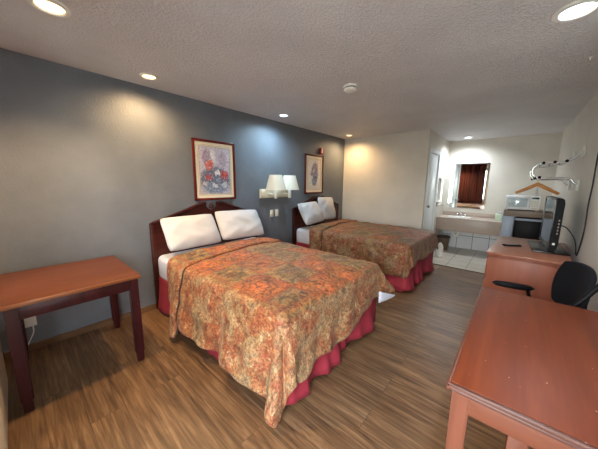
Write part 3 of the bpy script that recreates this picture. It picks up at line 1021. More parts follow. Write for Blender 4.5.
# ------------------------------------------------------------------ pillows
def pillow(label, loc, lean, yaw, roll, w=0.64, h=0.46, th=0.17, seed=0):
    rng = random.Random(seed)
    n = 30
    u = np.linspace(-1, 1, n); v = np.linspace(-1, 1, n)
    U, V = np.meshgrid(u, v, indexing='ij')
    T = (np.clip(1 - np.abs(U) ** 2.6, 0, 1) ** 0.55) * (np.clip(1 - np.abs(V) ** 2.6, 0, 1) ** 0.55)
    Yp = U * w / 2 * np.sqrt(1 - 0.14 * V ** 4) * (1 - 0.04 * (1 - V ** 2) * np.abs(U) ** 2)
    Zp = V * h / 2 * np.sqrt(1 - 0.14 * U ** 4) * (1 - 0.04 * (1 - U ** 2) * np.abs(V) ** 2)
    a, b, c_ = (rng.uniform(0, 6) for _ in range(3))
    wr = 0.009 * np.sin(U * 3.1 + V * 2 + a) + 0.004 * np.sin(V * 7 - U * 5 + 2 * np.sin(U * 3) + b) + 0.004 * np.sin(U * 9 + 3 * np.sin(V * 4 + a) + c_)
    sag = 0.14 * (-V) * 0.5
    bm = BM()
    F = T * th / 2 * (1 + sag) + T ** 0.5 * wr
    Bk = -T * th / 2 * 0.8
    Va = [[bm.verts.new((float(F[i, j]), float(Yp[i, j]), float(Zp[i, j]))) for j in range(n)] for i in range(n)]
    Vb = [[Va[i][j] if i in (0, n - 1) or j in (0, n - 1) else bm.verts.new((float(Bk[i, j]), float(Yp[i, j]), float(Zp[i, j]))) for j in range(n)] for i in range(n)]
    for i in range(n - 1):
        for j in range(n - 1):
            bm.faces.new((Va[i][j], Va[i + 1][j], Va[i + 1][j + 1], Va[i][j + 1]))
            bm.faces.new((Vb[i][j + 1], Vb[i + 1][j + 1], Vb[i + 1][j], Vb[i][j]))
    bmesh.ops.recalc_face_normals(bm, faces=bm.faces)
    o = finish('pillow', bm, M['pillow'], sharp=180)
    tag(o, label, 'pillow', 'white pillows on the beds')
    o.matrix_world = Matrix.Translation(loc) @ Matrix.Rotation(yaw, 4, 'Z') @ Matrix.Rotation(-lean, 4, 'Y') @ Matrix.Rotation(roll, 4, 'X')
    return o
# lean: tilt back towards the headboard (radians from vertical)
pillow('white pillow leaning on the left half of the nearer headboard', (0.272, 1.325, 0.895), 0.55, 0.02, 0.0, 0.64, 0.40, 0.16, 1)
pillow('white pillow leaning on the right half of the nearer headboard, above the quilt fold', (0.275, 1.975, 0.905), 0.55, -0.04, -0.03, 0.67, 0.41, 0.16, 2)
pillow('white pillow nearer the wall lamp on the farther bed', (0.265, 3.50, 0.925), 0.50, 0.06, 0.03, 0.62, 0.42, 0.18, 3)
pillow('white pillow nearer the beige wall on the farther bed', (0.20, 4.07, 0.965), 0.26, 0.06, -0.04, 0.56, 0.45, 0.15, 4)

# ------------------------------------------------------------------ left table
tl_ = thing('writing_table', 'red-brown wooden table with maroon legs against the grey wall at left', 'table', (0.47, 0.255, 0))
TX0, TX1, TY0, TY1, TZ = 0.080, 0.862, -0.105, 0.609, 0.7285
bm = BM(); box(bm, TX0 + 0.012, TX1 - 0.012, TY0 + 0.012, TY1 - 0.012, TZ - 0.024, TZ, 0.002)
finish('tabletop', bm, M['desk_top_l'], tl_)
bm = BM()
box(bm, TX0, TX0 + 0.0125, TY0, TY1, TZ - 0.026, TZ - 0.0005, 0.004)
box(bm, TX0, TX1, TY0, TY0 + 0.0125, TZ - 0.026, TZ - 0.0005, 0.004); box(bm, TX0, TX1, TY1 - 0.0125, TY1, TZ - 0.026, TZ - 0.0005, 0.004)
finish('edge_banding', bm, M['desk_top_l'], tl_)
bm = BM(); box(bm, TX1 - 0.0125, TX1 + 0.001, TY0, TY1 + 0.001, TZ - 0.026, TZ - 0.001, 0.005)
o = finish('edge_banding', bm, M['maroon_edge'], tl_)
o['label'] = 'worn light front edge'
bm = BM()
box(bm, TX0 + 0.05, TX1 - 0.04, TY0 + 0.03, TY0 + 0.05, TZ - 0.115, TZ - 0.024, 0.002)
box(bm, TX0 + 0.05, TX1 - 0.04, TY1 - 0.05, TY1 - 0.03, TZ - 0.115, TZ - 0.024, 0.002)
box(bm, TX1 - 0.05, TX1 - 0.03, TY0 + 0.03, TY1 - 0.03, TZ - 0.115, TZ - 0.024, 0.002)
box(bm, TX0 + 0.04, TX0 + 0.06, TY0 + 0.03, TY1 - 0.03, TZ - 0.115, TZ - 0.024, 0.002)
finish('apron', bm, M['maroon_wood'], tl_)
for x in (TX0 + 0.05, TX1 - 0.045):
    for y in (TY0 + 0.045, TY1 - 0.045):
        bm = BM()
        taper_box(bm, (x, y), 0.046, 0.046, 0.058, 0.058, 0.0, TZ - 0.024, 0.006)
        for k in (-1, 1):
            box(bm, x - 0.006 + k * 0.012, x + 0.003 + k * 0.012, y - 0.031, y + 0.031, 0.08, TZ - 0.13, 0.002)
        finish('leg', bm, M['maroon_wood'], tl_)

# outlet with a plug under the left table
ot = thing('wall_outlet', 'white wall outlet with a plugged-in adapter and cord under the left table', 'outlet', (0.0, 0.0, 0.22))
bm = BM(); box(bm, 0.0, 0.007, -0.04, 0.04, 0.215, 0.335, 0.003)
finish('cover_plate', bm, M['white_plastic'], ot)
bm = BM(); box(bm, 0.006, 0.062, -0.028, 0.03, 0.262, 0.322, 0.008)
finish('plug', bm, M['white_plastic'], ot)
bm = BM(); tube(bm, [(0.05, 0.01, 0.265), (0.055, 0.015, 0.22), (0.045, 0.01, 0.17), (0.035, -0.02, 0.10), (0.035, -0.06, 0.012)], 0.004, 8, 5)
finish('cord', bm, M['white_plastic'], ot)

# ------------------------------------------------------------------ right desk
dk = thing('writing_desk', 'large red-brown writing desk with orange legs in the right foreground', 'desk', (3.18, 1.53, 0))
DX0, DX1, DY0, DY1, DZ = 2.879, 3.474, 0.962, 2.100, 0.750
bm = BM(); box(bm, DX0 + 0.012, DX1 - 0.002, DY0 + 0.014, DY1 - 0.012, DZ - 0.028, DZ, 0.002)
finish('tabletop', bm, M['desk_top'], dk)
bm = BM()
box(bm, DX0, DX0 + 0.0125, DY0, DY1, DZ - 0.030, DZ - 0.0005, 0.004); box(bm, DX0, DX1, DY1 - 0.0125, DY1, DZ - 0.030, DZ - 0.0005, 0.004)
finish('edge_banding', bm, M['desk_apron'], dk)
bm = BM()
box(bm, DX0 - 0.001, DX1, DY0, DY0 + 0.0145, DZ - 0.018, DZ - 0.001, 0.005); box(bm, DX0 + 0.003, DX1, DY0 + 0.003, DY0 + 0.0145, DZ - 0.030, DZ - 0.017, 0.004)
o = finish('edge_banding', bm, M['desk_edge'], dk)
o['label'] = 'dark chipped front edge'
bm = BM()
box(bm, DX0 + 0.04, DX1 - 0.03, DY0 + 0.028, DY0 + 0.05, DZ - 0.112, DZ - 0.028, 0.002)
box(bm, DX0 + 0.04, DX1 - 0.03, DY1 - 0.05, DY1 - 0.028, DZ - 0.112, DZ - 0.028, 0.002)
box(bm, DX0 + 0.028, DX0 + 0.05, DY0 + 0.04, DY1 - 0.04, DZ - 0.112, DZ - 0.028, 0.002)
box(bm, DX1 - 0.05, DX1 - 0.028, DY0 + 0.04, DY1 - 0.04, DZ - 0.112, DZ - 0.028, 0.002)
finish('apron', bm, M['desk_apron'], dk)
for x in (DX0 + 0.044, DX1 - 0.044):
    for y in (DY0 + 0.050, DY1 - 0.050):
        bm = BM(); taper_box(bm, (x, y), 0.046, 0.05, 0.056, 0.056, 0.0, DZ - 0.028, 0.005)
        finish('leg', bm, M['desk_leg'], dk)
bm = BM(); box(bm, 3.060, 3.112, DY0 + 0.05, DY0 + 0.10, 0.0, DZ - 0.10, 0.004)
finish('support_post', bm, M['desk_leg'], dk)

# ------------------------------------------------------------------ dresser with television
DR = thing('dresser', 'reddish wooden dresser carrying the television by the right wall', 'dresser', (2.835, 3.10, 0), math.radians(-3.0))
dl, dw, dh = 1.10, 0.585, 0.785
bm = BM(); box(bm, 0.012, dw, 0.012, dl - 0.012, 0.06, dh - 0.045, 0.003); box(bm, 0.04, dw - 0.02, 0.03, dl - 0.03, 0.0, 0.06)
finish('carcass', bm, M['dresser_side'], DR, world=False)
bm = BM()
box(bm, -0.012, dw, -0.012, dl + 0.012, dh - 0.016, dh, 0.005)
finish('top', bm, M['dresser_top'], DR, world=False)
bm = BM()
box(bm, -0.006, dw, -0.006, dl + 0.006, dh - 0.030, dh - 0.016, 0.006); box(bm, 0.002, dw, 0.002, dl - 0.002, dh - 0.046, dh - 0.030, 0.006)
finish('molding', bm, M['dresser_side'], DR, world=False)
for k in range(3):
    z0 = 0.09 + k * 0.215
    for y0, y1 in ((0.03, dl / 2 - 0.008), (dl / 2 + 0.008, dl - 0.03)):
        bm = BM(); box(bm, -0.006, 0.014, y0, y1, z0, z0 + 0.20, 0.005)
        dr = finish('drawer', bm, M['dresser_side'], DR, world=False)
        bm = BM(); lathe(bm, [(0, 0.026), (0.014, 0.022), (0.014, 0.014), (0.006, 0.01), (0.008, 0), (0, 0)], (0, 0, 0), 14, 'x', Matrix.Translation((-0.006, (y0 + y1) / 2, z0 + 0.1)) @ Matrix.Rotation(PI, 4, 'Z'))
        finish('knob', bm, M['steel'], dr, world=False)

# television: faces the beds, seen almost edge-on
TVZ = dh
tv = thing('television', 'black flat television seen edge-on, standing on the dresser', 'television', (3.302, 3.82, TVZ), math.radians(2.2))
# local: screen faces -x, width along y (-0.36..0.36)
hw_, hz0, hz1 = 0.375, 0.022, 0.540
bm = BM()
# body with bulged back
prof = [(-0.028, hz0), (-0.028, hz1), (0.006, hz1), (0.022, hz1 - 0.012), (0.030, hz1 - 0.05), (0.030, hz0 + 0.06), (0.022, hz0 + 0.012), (0.006, hz0)]
t_ = bmesh.new()
prism(t_, prof, 'y', -hw_, hw_, 0.006)
merge(bm, t_)
finish('housing', bm, M['black_plastic'], tv, world=False)
bm = BM()
for y0, y1, z0, z1 in ((-hw_, -hw_ + 0.022, hz0, hz1), (hw_ - 0.022, hw_, hz0, hz1), (-hw_, hw_, hz1 - 0.022, hz1), (-hw_, hw_, hz0, hz0 + 0.035)):
    box(bm, -0.036, -0.026, y0, y1, z0, z1, 0.002)
finish('bezel', bm, M['black_gloss'], tv, world=False)
bm = BM(); box(bm, -0.0305, -0.0275, -hw_ + 0.02, hw_ - 0.02, hz0 + 0.033, hz1 - 0.02)
finish('screen', bm, M['screen'], tv, world=False)
for k in range(5):
    bm = BM(); box(bm, 0.004, 0.014, -hw_ - 0.003, -hw_ + 0.002, 0.19 + k * 0.032, 0.208 + k * 0.032, 0.001)
    finish('button', bm, M['laminate_dark'], tv, world=False)
bm = BM(); box(bm, -0.012, 0.006, -hw_ - 0.0015, -hw_ + 0.002, 0.085, 0.105)
finish('sticker', bm, M['white_plastic'], tv, world=False)
bm = BM(); box(bm, -0.015, 0.03, -0.09, 0.09, 0.012, 0.10, 0.006)
finish('stand_neck', bm, M['black_plastic'], tv, world=False)
bm = BM(); box(bm, -0.15, 0.12, -0.40, 0.20, 0.0, 0.016, 0.006)
finish('stand_base', bm, M['black_gloss'], tv, world=False)

rm = thing('remote_control', 'black remote control lying on the dresser in front of the television', 'remote control', (3.01, 3.565, dh), math.radians(-58))
bm = BM(); box(bm, -0.022, 0.022, -0.085, 0.085, 0.0, 0.018, 0.006)
finish('case', bm, M['black_plastic'], rm, world=False)
bm = BM()
for i in range(3):
    for j in range(6):
        box(bm, -0.016 + i * 0.012, -0.008 + i * 0.012, -0.06 + j * 0.02, -0.048 + j * 0.02, 0.0175, 0.0205, 0.001)
finish('keypad', bm, M['steel'], rm, world=False)

# cables on the right wall
bm = BM(); tube(bm, [(3.480, 3.36, 2.02), (3.480, 3.40, 1.70), (3.480, 3.375, 1.45), (3.480, 3.39, 1.27), (3.480, 3.35, 1.06), (3.479, 3.39, 0.90), (3.477, 3.44, 0.797)], 0.0055, 8, 8)
o = tag(finish('cable', bm, M['cable']), 'long black cable running down the right wall to the dresser', 'cable')
center_origin(o)
bm = BM(); tube(bm, [(3.368, 3.68, 1.04), (3.41, 3.68, 1.02), (3.462, 3.64, 0.94), (3.478, 3.56, 0.86), (3.476, 3.50, 0.797)], 0.005, 8, 8)
o = tag(finish('cable', bm, M['cable']), 'short black cable looping from the back of the television', 'cable')
center_origin(o)

# ------------------------------------------------------------------ office chair between desk and dresser
CH = thing('office_chair', 'black office chair tucked between the writing desk and the dresser', 'chair', (3.16, 2.43, 0), math.radians(10))
# local: the sitter faces -x; backrest at +x
bm = BM(); box(bm, -0.21, 0.22, -0.215, 0.215, 0.43, 0.50, 0.03, 4)
finish('seat', bm, M['black_mesh'], CH, world=False)
# backrest: curved rounded panel
n = 29
u = np.linspace(-1, 1, n); v = np.linspace(-1, 1, n)
U, V = np.meshgrid(u, v, indexing='ij')
# map the square onto a superellipse
Us = U * np.sqrt(np.clip(1 - 0.30 * V ** 2, 0, 1)); Vs = V * np.sqrt(np.clip(1 - 0.30 * U ** 2, 0, 1))
bx = 0.205 + 0.035 * (V * 0.5 + 0.5) - 0.05 * Us ** 2
by = Us * 0.245
bz = 0.738 + Vs * 0.185
bm = BM(); grid(bm, bx, by, bz)
o = finish('backrest', bm, M['black_mesh'], CH, world=False, sharp=180)
sd = o.modifiers.new('thickness', 'SOLIDIFY'); sd.thickness = 0.03; sd.offset = 0
sd = o.modifiers.new('rounding', 'BEVEL'); sd.width = 0.008; sd.segments = 2
bm = BM()
tube(bm, [(0.05, 0, 0.43), (0.20, 0, 0.42), (0.262, 0, 0.50), (0.258, 0, 0.72)], 0.016, 10, 8)
finish('back_bar', bm, M['black_plastic'], CH, world=False)
for s in (-1, 1):
    bm = BM()
    if s > 0:
        tube(bm, [(0.06, 0.20, 0.45), (0.06, 0.25, 0.46), (0.05, 0.265, 0.53), (0.03, 0.265, 0.61)], 0.013, 10, 8)
    else:
        tube(bm, [(0.02, -0.20, 0.45), (0.02, -0.25, 0.47), (0.06, -0.262, 0.62), (0.15, -0.262, 0.755), (0.235, -0.25, 0.90)], 0.014, 10, 8)
    ar = finish('armrest', bm, M['black_plastic'], CH, world=False)
    bm = BM()
    if s > 0:
        pts = [(-0.26 + i * 0.036, 0.265, 0.674 - 0.004 * abs(i - 3)) for i in range(8)]
        for i in range(1):
            lathe(bm, [(0, 0.016), (0.030, 0.013), (0.036, 0.0), (0.030, -0.013), (0, -0.016)], (0, 0, 0), 24, 'z', Matrix.Translation((-0.065, 0.265, 0.618)) @ Matrix.Diagonal((3.9, 1.1, 1.3, 1.0)))
        finish('arm_pad', bm, M['black_plastic'], ar, world=False)
    else:
        bm.free()
bm = BM(); lathe(bm, [(0, 0.43), (0.05, 0.43), (0.05, 0.41), (0.026, 0.40), (0.026, 0.12), (0.035, 0.11), (0.035, 0.06), (0, 0.06)], (0, 0, 0), 16)
finish('gas_column', bm, M['black_plastic'], CH, world=False)
for k in range(5):
    a = k * 2 * PI / 5 + 0.3
    bm = BM(); tube(bm, [(0, 0, 0.095), (0.12 * math.cos(a), 0.12 * math.sin(a), 0.085), (0.24 * math.cos(a), 0.24 * math.sin(a), 0.062)], [0.024, 0.02, 0.015], 8)
    lg = finish('base_spoke', bm, M['black_plastic'], CH, world=False)
    bm = BM(); lathe(bm, [(0, -0.018), (0.022, -0.018), (0.026, -0.01), (0.026, 0.01), (0.022, 0.018), (0, 0.018)], (0, 0, 0), 14, 'z',
                     Matrix.Translation((0.245 * math.cos(a), 0.245 * math.sin(a), 0.026)) @ Matrix.Rotation(a, 4, 'Z') @ Matrix.Rotation(PI / 2, 4, 'X'))
    box(bm, 0.245 * math.cos(a) - 0.006, 0.245 * math.cos(a) + 0.006, 0.245 * math.sin(a) - 0.006, 0.245 * math.sin(a) + 0.006, 0.03, 0.065)
    finish('caster', bm, M['black_plastic'], lg, world=False)

# ------------------------------------------------------------------ wall things
def picture(label, y0, y1, z0, z1, art, fw=0.028, mat_w=0.055, inner=0.0):
    t = thing('framed_picture', label, 'picture', (0.0, (y0 + y1) / 2, z0), 0, 'framed flower pictures')
    bm = BM()
    for a in ((y0, y1, z1 - fw, z1), (y0, y1, z0, z0 + fw), (y0, y0 + fw, z0, z1), (y1 - fw, y1, z0, z1)):
        box(bm, 0.0, 0.026, a[0], a[1], a[2], a[3], 0.006)
    finish('frame', bm, M['frame_wood'], t)
    bm = BM(); box(bm, 0.002, 0.012, y0 + fw * 0.7, y1 - fw * 0.7, z0 + fw * 0.7, z1 - fw * 0.7)
    mb = finish('mat_board', bm, M['mat_board'], t)
    a0, a1, b0, b1 = y0 + fw + mat_w, y1 - fw - mat_w, z0 + fw + mat_w, z1 - fw - mat_w
    bm = BM()
    for g, wd in ((0.006, 0.005), (0.022, 0.003)):
        for a in ((a0 - g - wd, a1 + g + wd, b1 + g, b1 + g + wd), (a0 - g - wd, a1 + g + wd, b0 - g - wd, b0 - g), (a0 - g - wd, a0 - g, b0 - g, b1 + g), (a1 + g, a1 + g + wd, b0 - g, b1 + g)):
            box(bm, 0.011, 0.0135, a[0], a[1], a[2], a[3])
    finish('fillet', bm, M['gold_line'], mb)
    bm = BM()
    lay = bm.loops.layers.uv.verify()
    vs = [bm.verts.new(p_) for p_ in ((0.0140, a0 - 0.004, b0 - 0.004), (0.0140, a1 + 0.004, b0 - 0.004), (0.0140, a1 + 0.004, b1 + 0.004), (0.0140, a0 - 0.004, b1 + 0.004))]
    bk = [bm.verts.new((0.0121, v.co.y, v.co.z)) for v in vs]
    f = bm.faces.new(vs)
    for lp, uv in zip(f.loops, ((0, 0), (1, 0), (1, 1), (0, 1))):
        lp[lay].uv = uv
    for i in range(4):
        bm.faces.new((vs[(i + 1) % 4], vs[i], bk[i], bk[(i + 1) % 4]))
    bm.faces.new(bk[::-1])
    finish('print', bm, art, t)
    return t
RED, CORAL, WHT, MAUVE, BLUE, SLATE = srgb(176, 58, 56), srgb(206, 104, 84), srgb(226, 222, 222), srgb(140, 112, 136), srgb(120, 140, 168), srgb(78, 86, 108)
art1 = make_art('rose_watercolour', (srgb(176, 168, 186), srgb(200, 192, 204)), [
    (0.5, 0.30, 0.60, 0.34, SLATE, 0.9), (0.5, 0.12, 0.5, 0.14, BLUE, 0.6), (0.22, 0.78, 0.16, 0.22, MAUVE, 0.7), (0.75, 0.75, 0.16, 0.2, MAUVE, 0.5), (0.42, 0.82, 0.08, 0.16, WHT, 0.7),
    (0.30, 0.62, 0.17, 0.12, CORAL, 0.95), (0.34, 0.60, 0.08, 0.06, RED, 0.9), (0.28, 0.36, 0.12, 0.09, RED, 0.9), (0.80, 0.42, 0.17, 0.12, RED, 0.95), (0.84, 0.46, 0.08, 0.05, CORAL, 0.7),
    (0.56, 0.46, 0.11, 0.08, WHT, 0.95), (0.48, 0.18, 0.12, 0.07, WHT, 0.7), (0.80, 0.20, 0.12, 0.07, WHT, 0.6), (0.15, 0.22, 0.1, 0.06, WHT, 0.6), (0.6, 0.30, 0.1, 0.06, BLUE, 0.7)],
    (srgb(70, 78, 96), srgb(214, 212, 216)))
art2 = make_art('iris_watercolour', (srgb(214, 202, 190), srgb(226, 214, 202)), [
    (0.5, 0.50, 0.30, 0.44, SLATE, 0.9), (0.60, 0.72, 0.20, 0.18, MAUVE, 0.8), (0.52, 0.85, 0.10, 0.10, BLUE, 0.7), (0.36, 0.52, 0.20, 0.14, MAUVE, 0.8), (0.70, 0.50, 0.14, 0.12, BLUE, 0.7),
    (0.30, 0.40, 0.11, 0.08, WHT, 0.7), (0.58, 0.36, 0.14, 0.10, SLATE, 0.7), (0.48, 0.22, 0.20, 0.13, BLUE, 0.85), (0.50, 0.16, 0.13, 0.07, SLATE, 0.6), (0.45, 0.62, 0.08, 0.07, WHT, 0.6)],
    (srgb(84, 84, 100), srgb(206, 198, 194)))
picture('framed red and white flower picture above the nearer headboard', 1.498, 2.092, 1.212, 1.960, art1, 0.030, 0.058)
picture('framed blue flower picture above the farther headboard', 3.605, 4.170, 1.245, 1.975, art2, 0.030, 0.062)

sc_ = thing('wall_lamp', 'double wall lamp with two cream shades between the headboards', 'wall lamp', (0.0, 2.85, 1.20))
bm = BM(); box(bm, 0.0, 0.03, 2.53, 3.16, 1.205, 1.345, 0.006); box(bm, 0.03, 0.045, 2.545, 3.145, 1.222, 1.328, 0.008)
finish('back_plate', bm, M['beige_metal'], sc_)
for y in (2.69, 2.995):
    bm = BM()
    tube(bm, [(0.04, y, 1.275), (0.12, y, 1.262), (0.19, y, 1.262)], 0.012, 10)
    arm = finish('arm', bm, M['beige_metal'], sc_)
    bm = BM(); lathe(bm, [(0, 1.205), (0.022, 1.205), (0.028, 1.215), (0.028, 1.345), (0.018, 1.36), (0.018, 1.40), (0, 1.40)], (0.20, y, 0), 18)
    finish('socket', bm, M['white_plastic'], arm)
    bm = BM(); lathe(bm, [(0, 1.40), (0.016, 1.40), (0.03, 1.45), (0.028, 1.475), (0.012, 1.495), (0, 1.497)], (0.20, y, 0), 16)
    for a in range(3):
        tube(bm, [(0.20, y, 1.50), (0.20 + 0.094 * math.cos(a * 2.094), y + 0.094 * math.sin(a * 2.094), 1.545)], 0.002, 6)
    finish('bulb', bm, M['white_plastic'], arm)
    bm = BM(); lathe(bm, [(0.154, 1.334), (0.156, 1.336), (0.096, 1.560), (0.093, 1.560), (0.152, 1.334), (0.154, 1.334)], (0.20, y, 0), 40)
    finish('shade', bm, M['lamp_shade'], sc_)

for (y, nm, lb, ct) in ((2.785, 'light_switch', 'ivory switch plate under the wall lamp, the left one of two', 'switch'), (2.895, 'wall_outlet', 'ivory wall plate under the wall lamp, the right one of two', 'outlet')):
    t = thing(nm, lb, ct, (0, y, 0.90), 0, 'ivory wall plates under the lamp')
    bm = BM(); box(bm, 0, 0.007, y - 0.036, y + 0.036, 0.892, 1.008, 0.003)
    finish('cover_plate', bm, M['ivory'], t)
    bm = BM(); box(bm, 0.006, 0.012, y - 0.017, y + 0.017, 0.918, 0.982, 0.003)
    finish('rocker' if nm == 'light_switch' else 'socket_face', bm, M['ivory'], t)

al = thing('fire_alarm', 'small red fire alarm high on the wall above the farther picture', 'fire alarm', (0, 4.09, 2.01))
bm = BM(); box(bm, 0, 0.045, 4.035, 4.145, 2.005, 2.12, 0.010)
finish('housing', bm, M['alarm_red'], al)
bm = BM(); box(bm, 0.042, 0.056, 4.055, 4.085, 2.02, 2.105, 0.004)
finish('strobe_lens', bm, M['glass'] if False else M['white_plastic'], al)

bm = BM(); lathe(bm, [(0, 0), (0.012, 0), (0.012, -0.006), (0.004, -0.01), (0.004, -0.022), (0, -0.022)], (3.288, 3.0, H), 12)
center_origin(tag(finish('ceiling_hook', bm, M['white_plastic']), 'tiny white hook on the ceiling near the right wall', 'hook'))

# ------------------------------------------------------------------ hat rack and hanger on the right wall
rk = thing('coat_rack', 'chrome S-shaped tube coat rack on the right wall above the television', 'coat rack', (R_, 4.40, 1.44))
def s_tube(y):
    P_ = [(3.478, 1.815), (3.445, 1.775), (3.405, 1.727), (3.355, 1.707), (3.26, 1.700), (3.165, 1.692), (3.115, 1.668), (3.093, 1.615), (3.110, 1.560), (3.160, 1.528), (3.26, 1.526), (3.365, 1.528), (3.42, 1.515), (3.450, 1.478), (3.478, 1.452)]
    return [(x, y, z) for x, z in P_]
for y in (4.13, 4.80):
    bm = BM(); tube(bm, s_tube(y), 0.012, 10, 5)
    tb = finish('tube', bm, M['chrome'], rk)
    for z in (1.815, 1.448):
        bm = BM(); box(bm, R_ - 0.014, R_, y - 0.055, y + 0.055, z - 0.06, z + 0.06, 0.005)
        finish('bracket', bm, M['white_plastic'], tb)
for x, z in ((3.365, 1.717), (3.272, 1.710), (3.18, 1.704), (3.165, 1.540), (3.125, 1.528)):
    bm = BM(); tube(bm, [(x, 4.11, z), (x, 4.82, z)], 0.005, 8)
    cb = finish('cross_bar', bm, M['chrome'], rk)
    for y in (4.105, 4.825):
        bm = BM()
        bmesh.ops.create_uvsphere(bm, u_segments=12, v_segments=8, radius=0.016, matrix=Matrix.Translation((x, y, z)))
        finish('end_cap', bm, M['black_plastic'], cb)

hg = thing('coat_hanger', 'wooden coat hanger hanging from the chrome rack', 'hanger', (3.165, 4.40, 1.33))
bm = BM()
pts = []
L_ = 0.20
for i in range(21):
    u_ = -1 + i / 10.0
    x = 3.172 + u_ * L_
    z = 1.462 - 0.118 * abs(u_) ** 0.95
    pts.append((x, 4.40, z))
tube(bm, pts, [0.018 + 0.006 * (1 - abs(-1 + i / 10.0)) for i in range(21)], 10)
finish('shoulder_bar', bm, M['hanger_wood'], hg)
bm = BM(); tube(bm, [(3.172, 4.40, 1.45), (3.172, 4.40, 1.495), (3.162, 4.40, 1.512), (3.150, 4.40, 1.530), (3.158, 4.40, 1.550), (3.172, 4.40, 1.548), (3.182, 4.40, 1.535)], 0.0028, 8, 6)
finish('hook', bm, M['chrome'], hg)
bm = BM(); tube(bm, [(3.172, 4.388, 1.43), (3.172, 4.385, 1.40), (3.165, 4.385, 1.36), (3.178, 4.385, 1.335), (3.184, 4.385, 1.36), (3.176, 4.385, 1.40)], 0.003, 8, 6)
finish('clip', bm, M['steel'], hg)

# ------------------------------------------------------------------ vanity
VX0, VX1, VY0, VZ = WM + 0.002, 2.828, 6.10, 0.745
vn = thing('vanity', 'wall-hung vanity counter with sink below the mirror at the far end', 'vanity', (2.27, 6.40, 0.47))
bm = BM()
cx_, cy_, ra_, rb_ = 2.10, 6.36, 0.215, 0.155
n = 48
outer = []
rect = [(VX1, cy_)]
def rect_pt(a):
    dx, dy = math.cos(a), math.sin(a)
    k = 1e9
    for lim, d_, c0 in ((VX1, dx, cx_), (VX0, dx, cx_), (DF - 0.002, dy, cy_), (VY0, dy, cy_)):
        if abs(d_) > 1e-9:
            kk = (lim - c0) / d_
            if kk > 1e-9:
                k = min(k, kk)
    return (cx_ + dx * k, cy_ + dy * k)
angs = sorted([2 * PI * i / n for i in range(n)] + [math.atan2(yy - cy_, xx - cx_) % (2 * PI) for xx in (VX0, VX1) for yy in (VY0, DF - 0.002)])
for zt in (VZ,):
    I = [bm.verts.new((cx_ + ra_ * math.cos(a), cy_ + rb_ * math.sin(a), VZ)) for a in angs]
    O = [bm.verts.new(rect_pt(a) + (VZ,)) for a in angs]
    I2 = [bm.verts.new((v.co.x, v.co.y, VZ - 0.03)) for v in I]
    O2 = [bm.verts.new((v.co.x, v.co.y, VZ - 0.03)) for v in O]
    m_ = len(angs)
    for i in range(m_):
        j = (i + 1) % m_
        bm.faces.new((I[i], O[i], O[j], I[j])); bm.faces.new((I2[j], O2[j], O2[i], I2[i]))
        bm.faces.new((O[i], O2[i], O2[j], O[j])); bm.faces.new((I[j], I2[j], I2[i], I[i]))
finish('countertop', bm, M['laminate'], vn)
bm = BM(); box(bm, VX0, VX1, VY0 + 0.004, VY0 + 0.024, 0.47, VZ - 0.03, 0.003)
finish('apron', bm, M['laminate'], vn)
bm = BM(); box(bm, VX0, VX1, DF - 0.022, DF - 0.002, VZ, VZ + 0.095, 0.004)
finish('backsplash', bm, M['laminate'], vn)
bm = BM()
t_ = bmesh.new()
lathe(t_, [(1.07, 0.006), (1.05, 0.012), (0.98, 0.006), (0.93, -0.05), (0.75, -0.11), (0.4, -0.14), (0.08, -0.145), (0.0, -0.145)], (0, 0, 0), 48)
merge(bm, t_, Matrix.Translation((cx_, cy_, VZ)) @ Matrix.Diagonal((ra_, rb_, 1, 1)))
finish('sink_basin', bm, M['porcelain'], vn)
bm = BM()
box(bm, cx_ - 0.09, cx_ + 0.09, 6.545, 6.60, VZ, VZ + 0.022, 0.008)
tube(bm, [(cx_, 6.575, VZ + 0.02), (cx_, 6.57, VZ + 0.085), (cx_, 6.52, VZ + 0.105), (cx_, 6.46, VZ + 0.085)], 0.013, 10, 6)
fc = finish('faucet', bm, M['chrome'], vn)
for s in (-1, 1):
    bm = BM(); lathe(bm, [(0, 0.05), (0.018, 0.048), (0.02, 0.03), (0.012, 0.02), (0.014, 0), (0, 0)], (cx_ + s * 0.07, 6.572, VZ + 0.02), 14)
    finish('tap_handle', bm, M['chrome'], fc)
bm = BM()
tube(bm, [(2.12, 6.36, 0.60), (2.12, 6.36, 0.43), (2.11, 6.36, 0.36), (2.065, 6.37, 0.33), (2.02, 6.38, 0.36), (2.01, 6.40, 0.42), (2.01, 6.50, 0.46), (2.01, 6.69, 0.46)], 0.032, 12, 6)
finish('drain_trap', bm, M['white_plastic'], vn)

# mirrors
mr = thing('mirror', 'large frameless mirror over the vanity reflecting a dark red curtain', 'mirror', (2.145, DF, 0.93))
bm = BM(); box(bm, 1.79, 2.495, DF - 0.008, DF - 0.001, 0.925, 1.905, 0.0015, 1)
finish('mirror_glass', bm, M['mirror'], mr)
for x in (1.95, 2.33):
    for z in (0.918, 1.895):
        bm = BM(); box(bm, x - 0.012, x + 0.012, DF - 0.011, DF - 0.001, z, z + 0.017, 0.002)
        finish('clip', bm, M['steel'], mr)
bm = BM(); box(bm, WM + 0.001, WM + 0.008, 5.90, 6.69, 0.99, 1.58, 0.0015, 1)
center_origin(tag(finish('mirror', bm, M['mirror']), 'narrow side mirror on the return wall beside the bathroom door', 'mirror'))

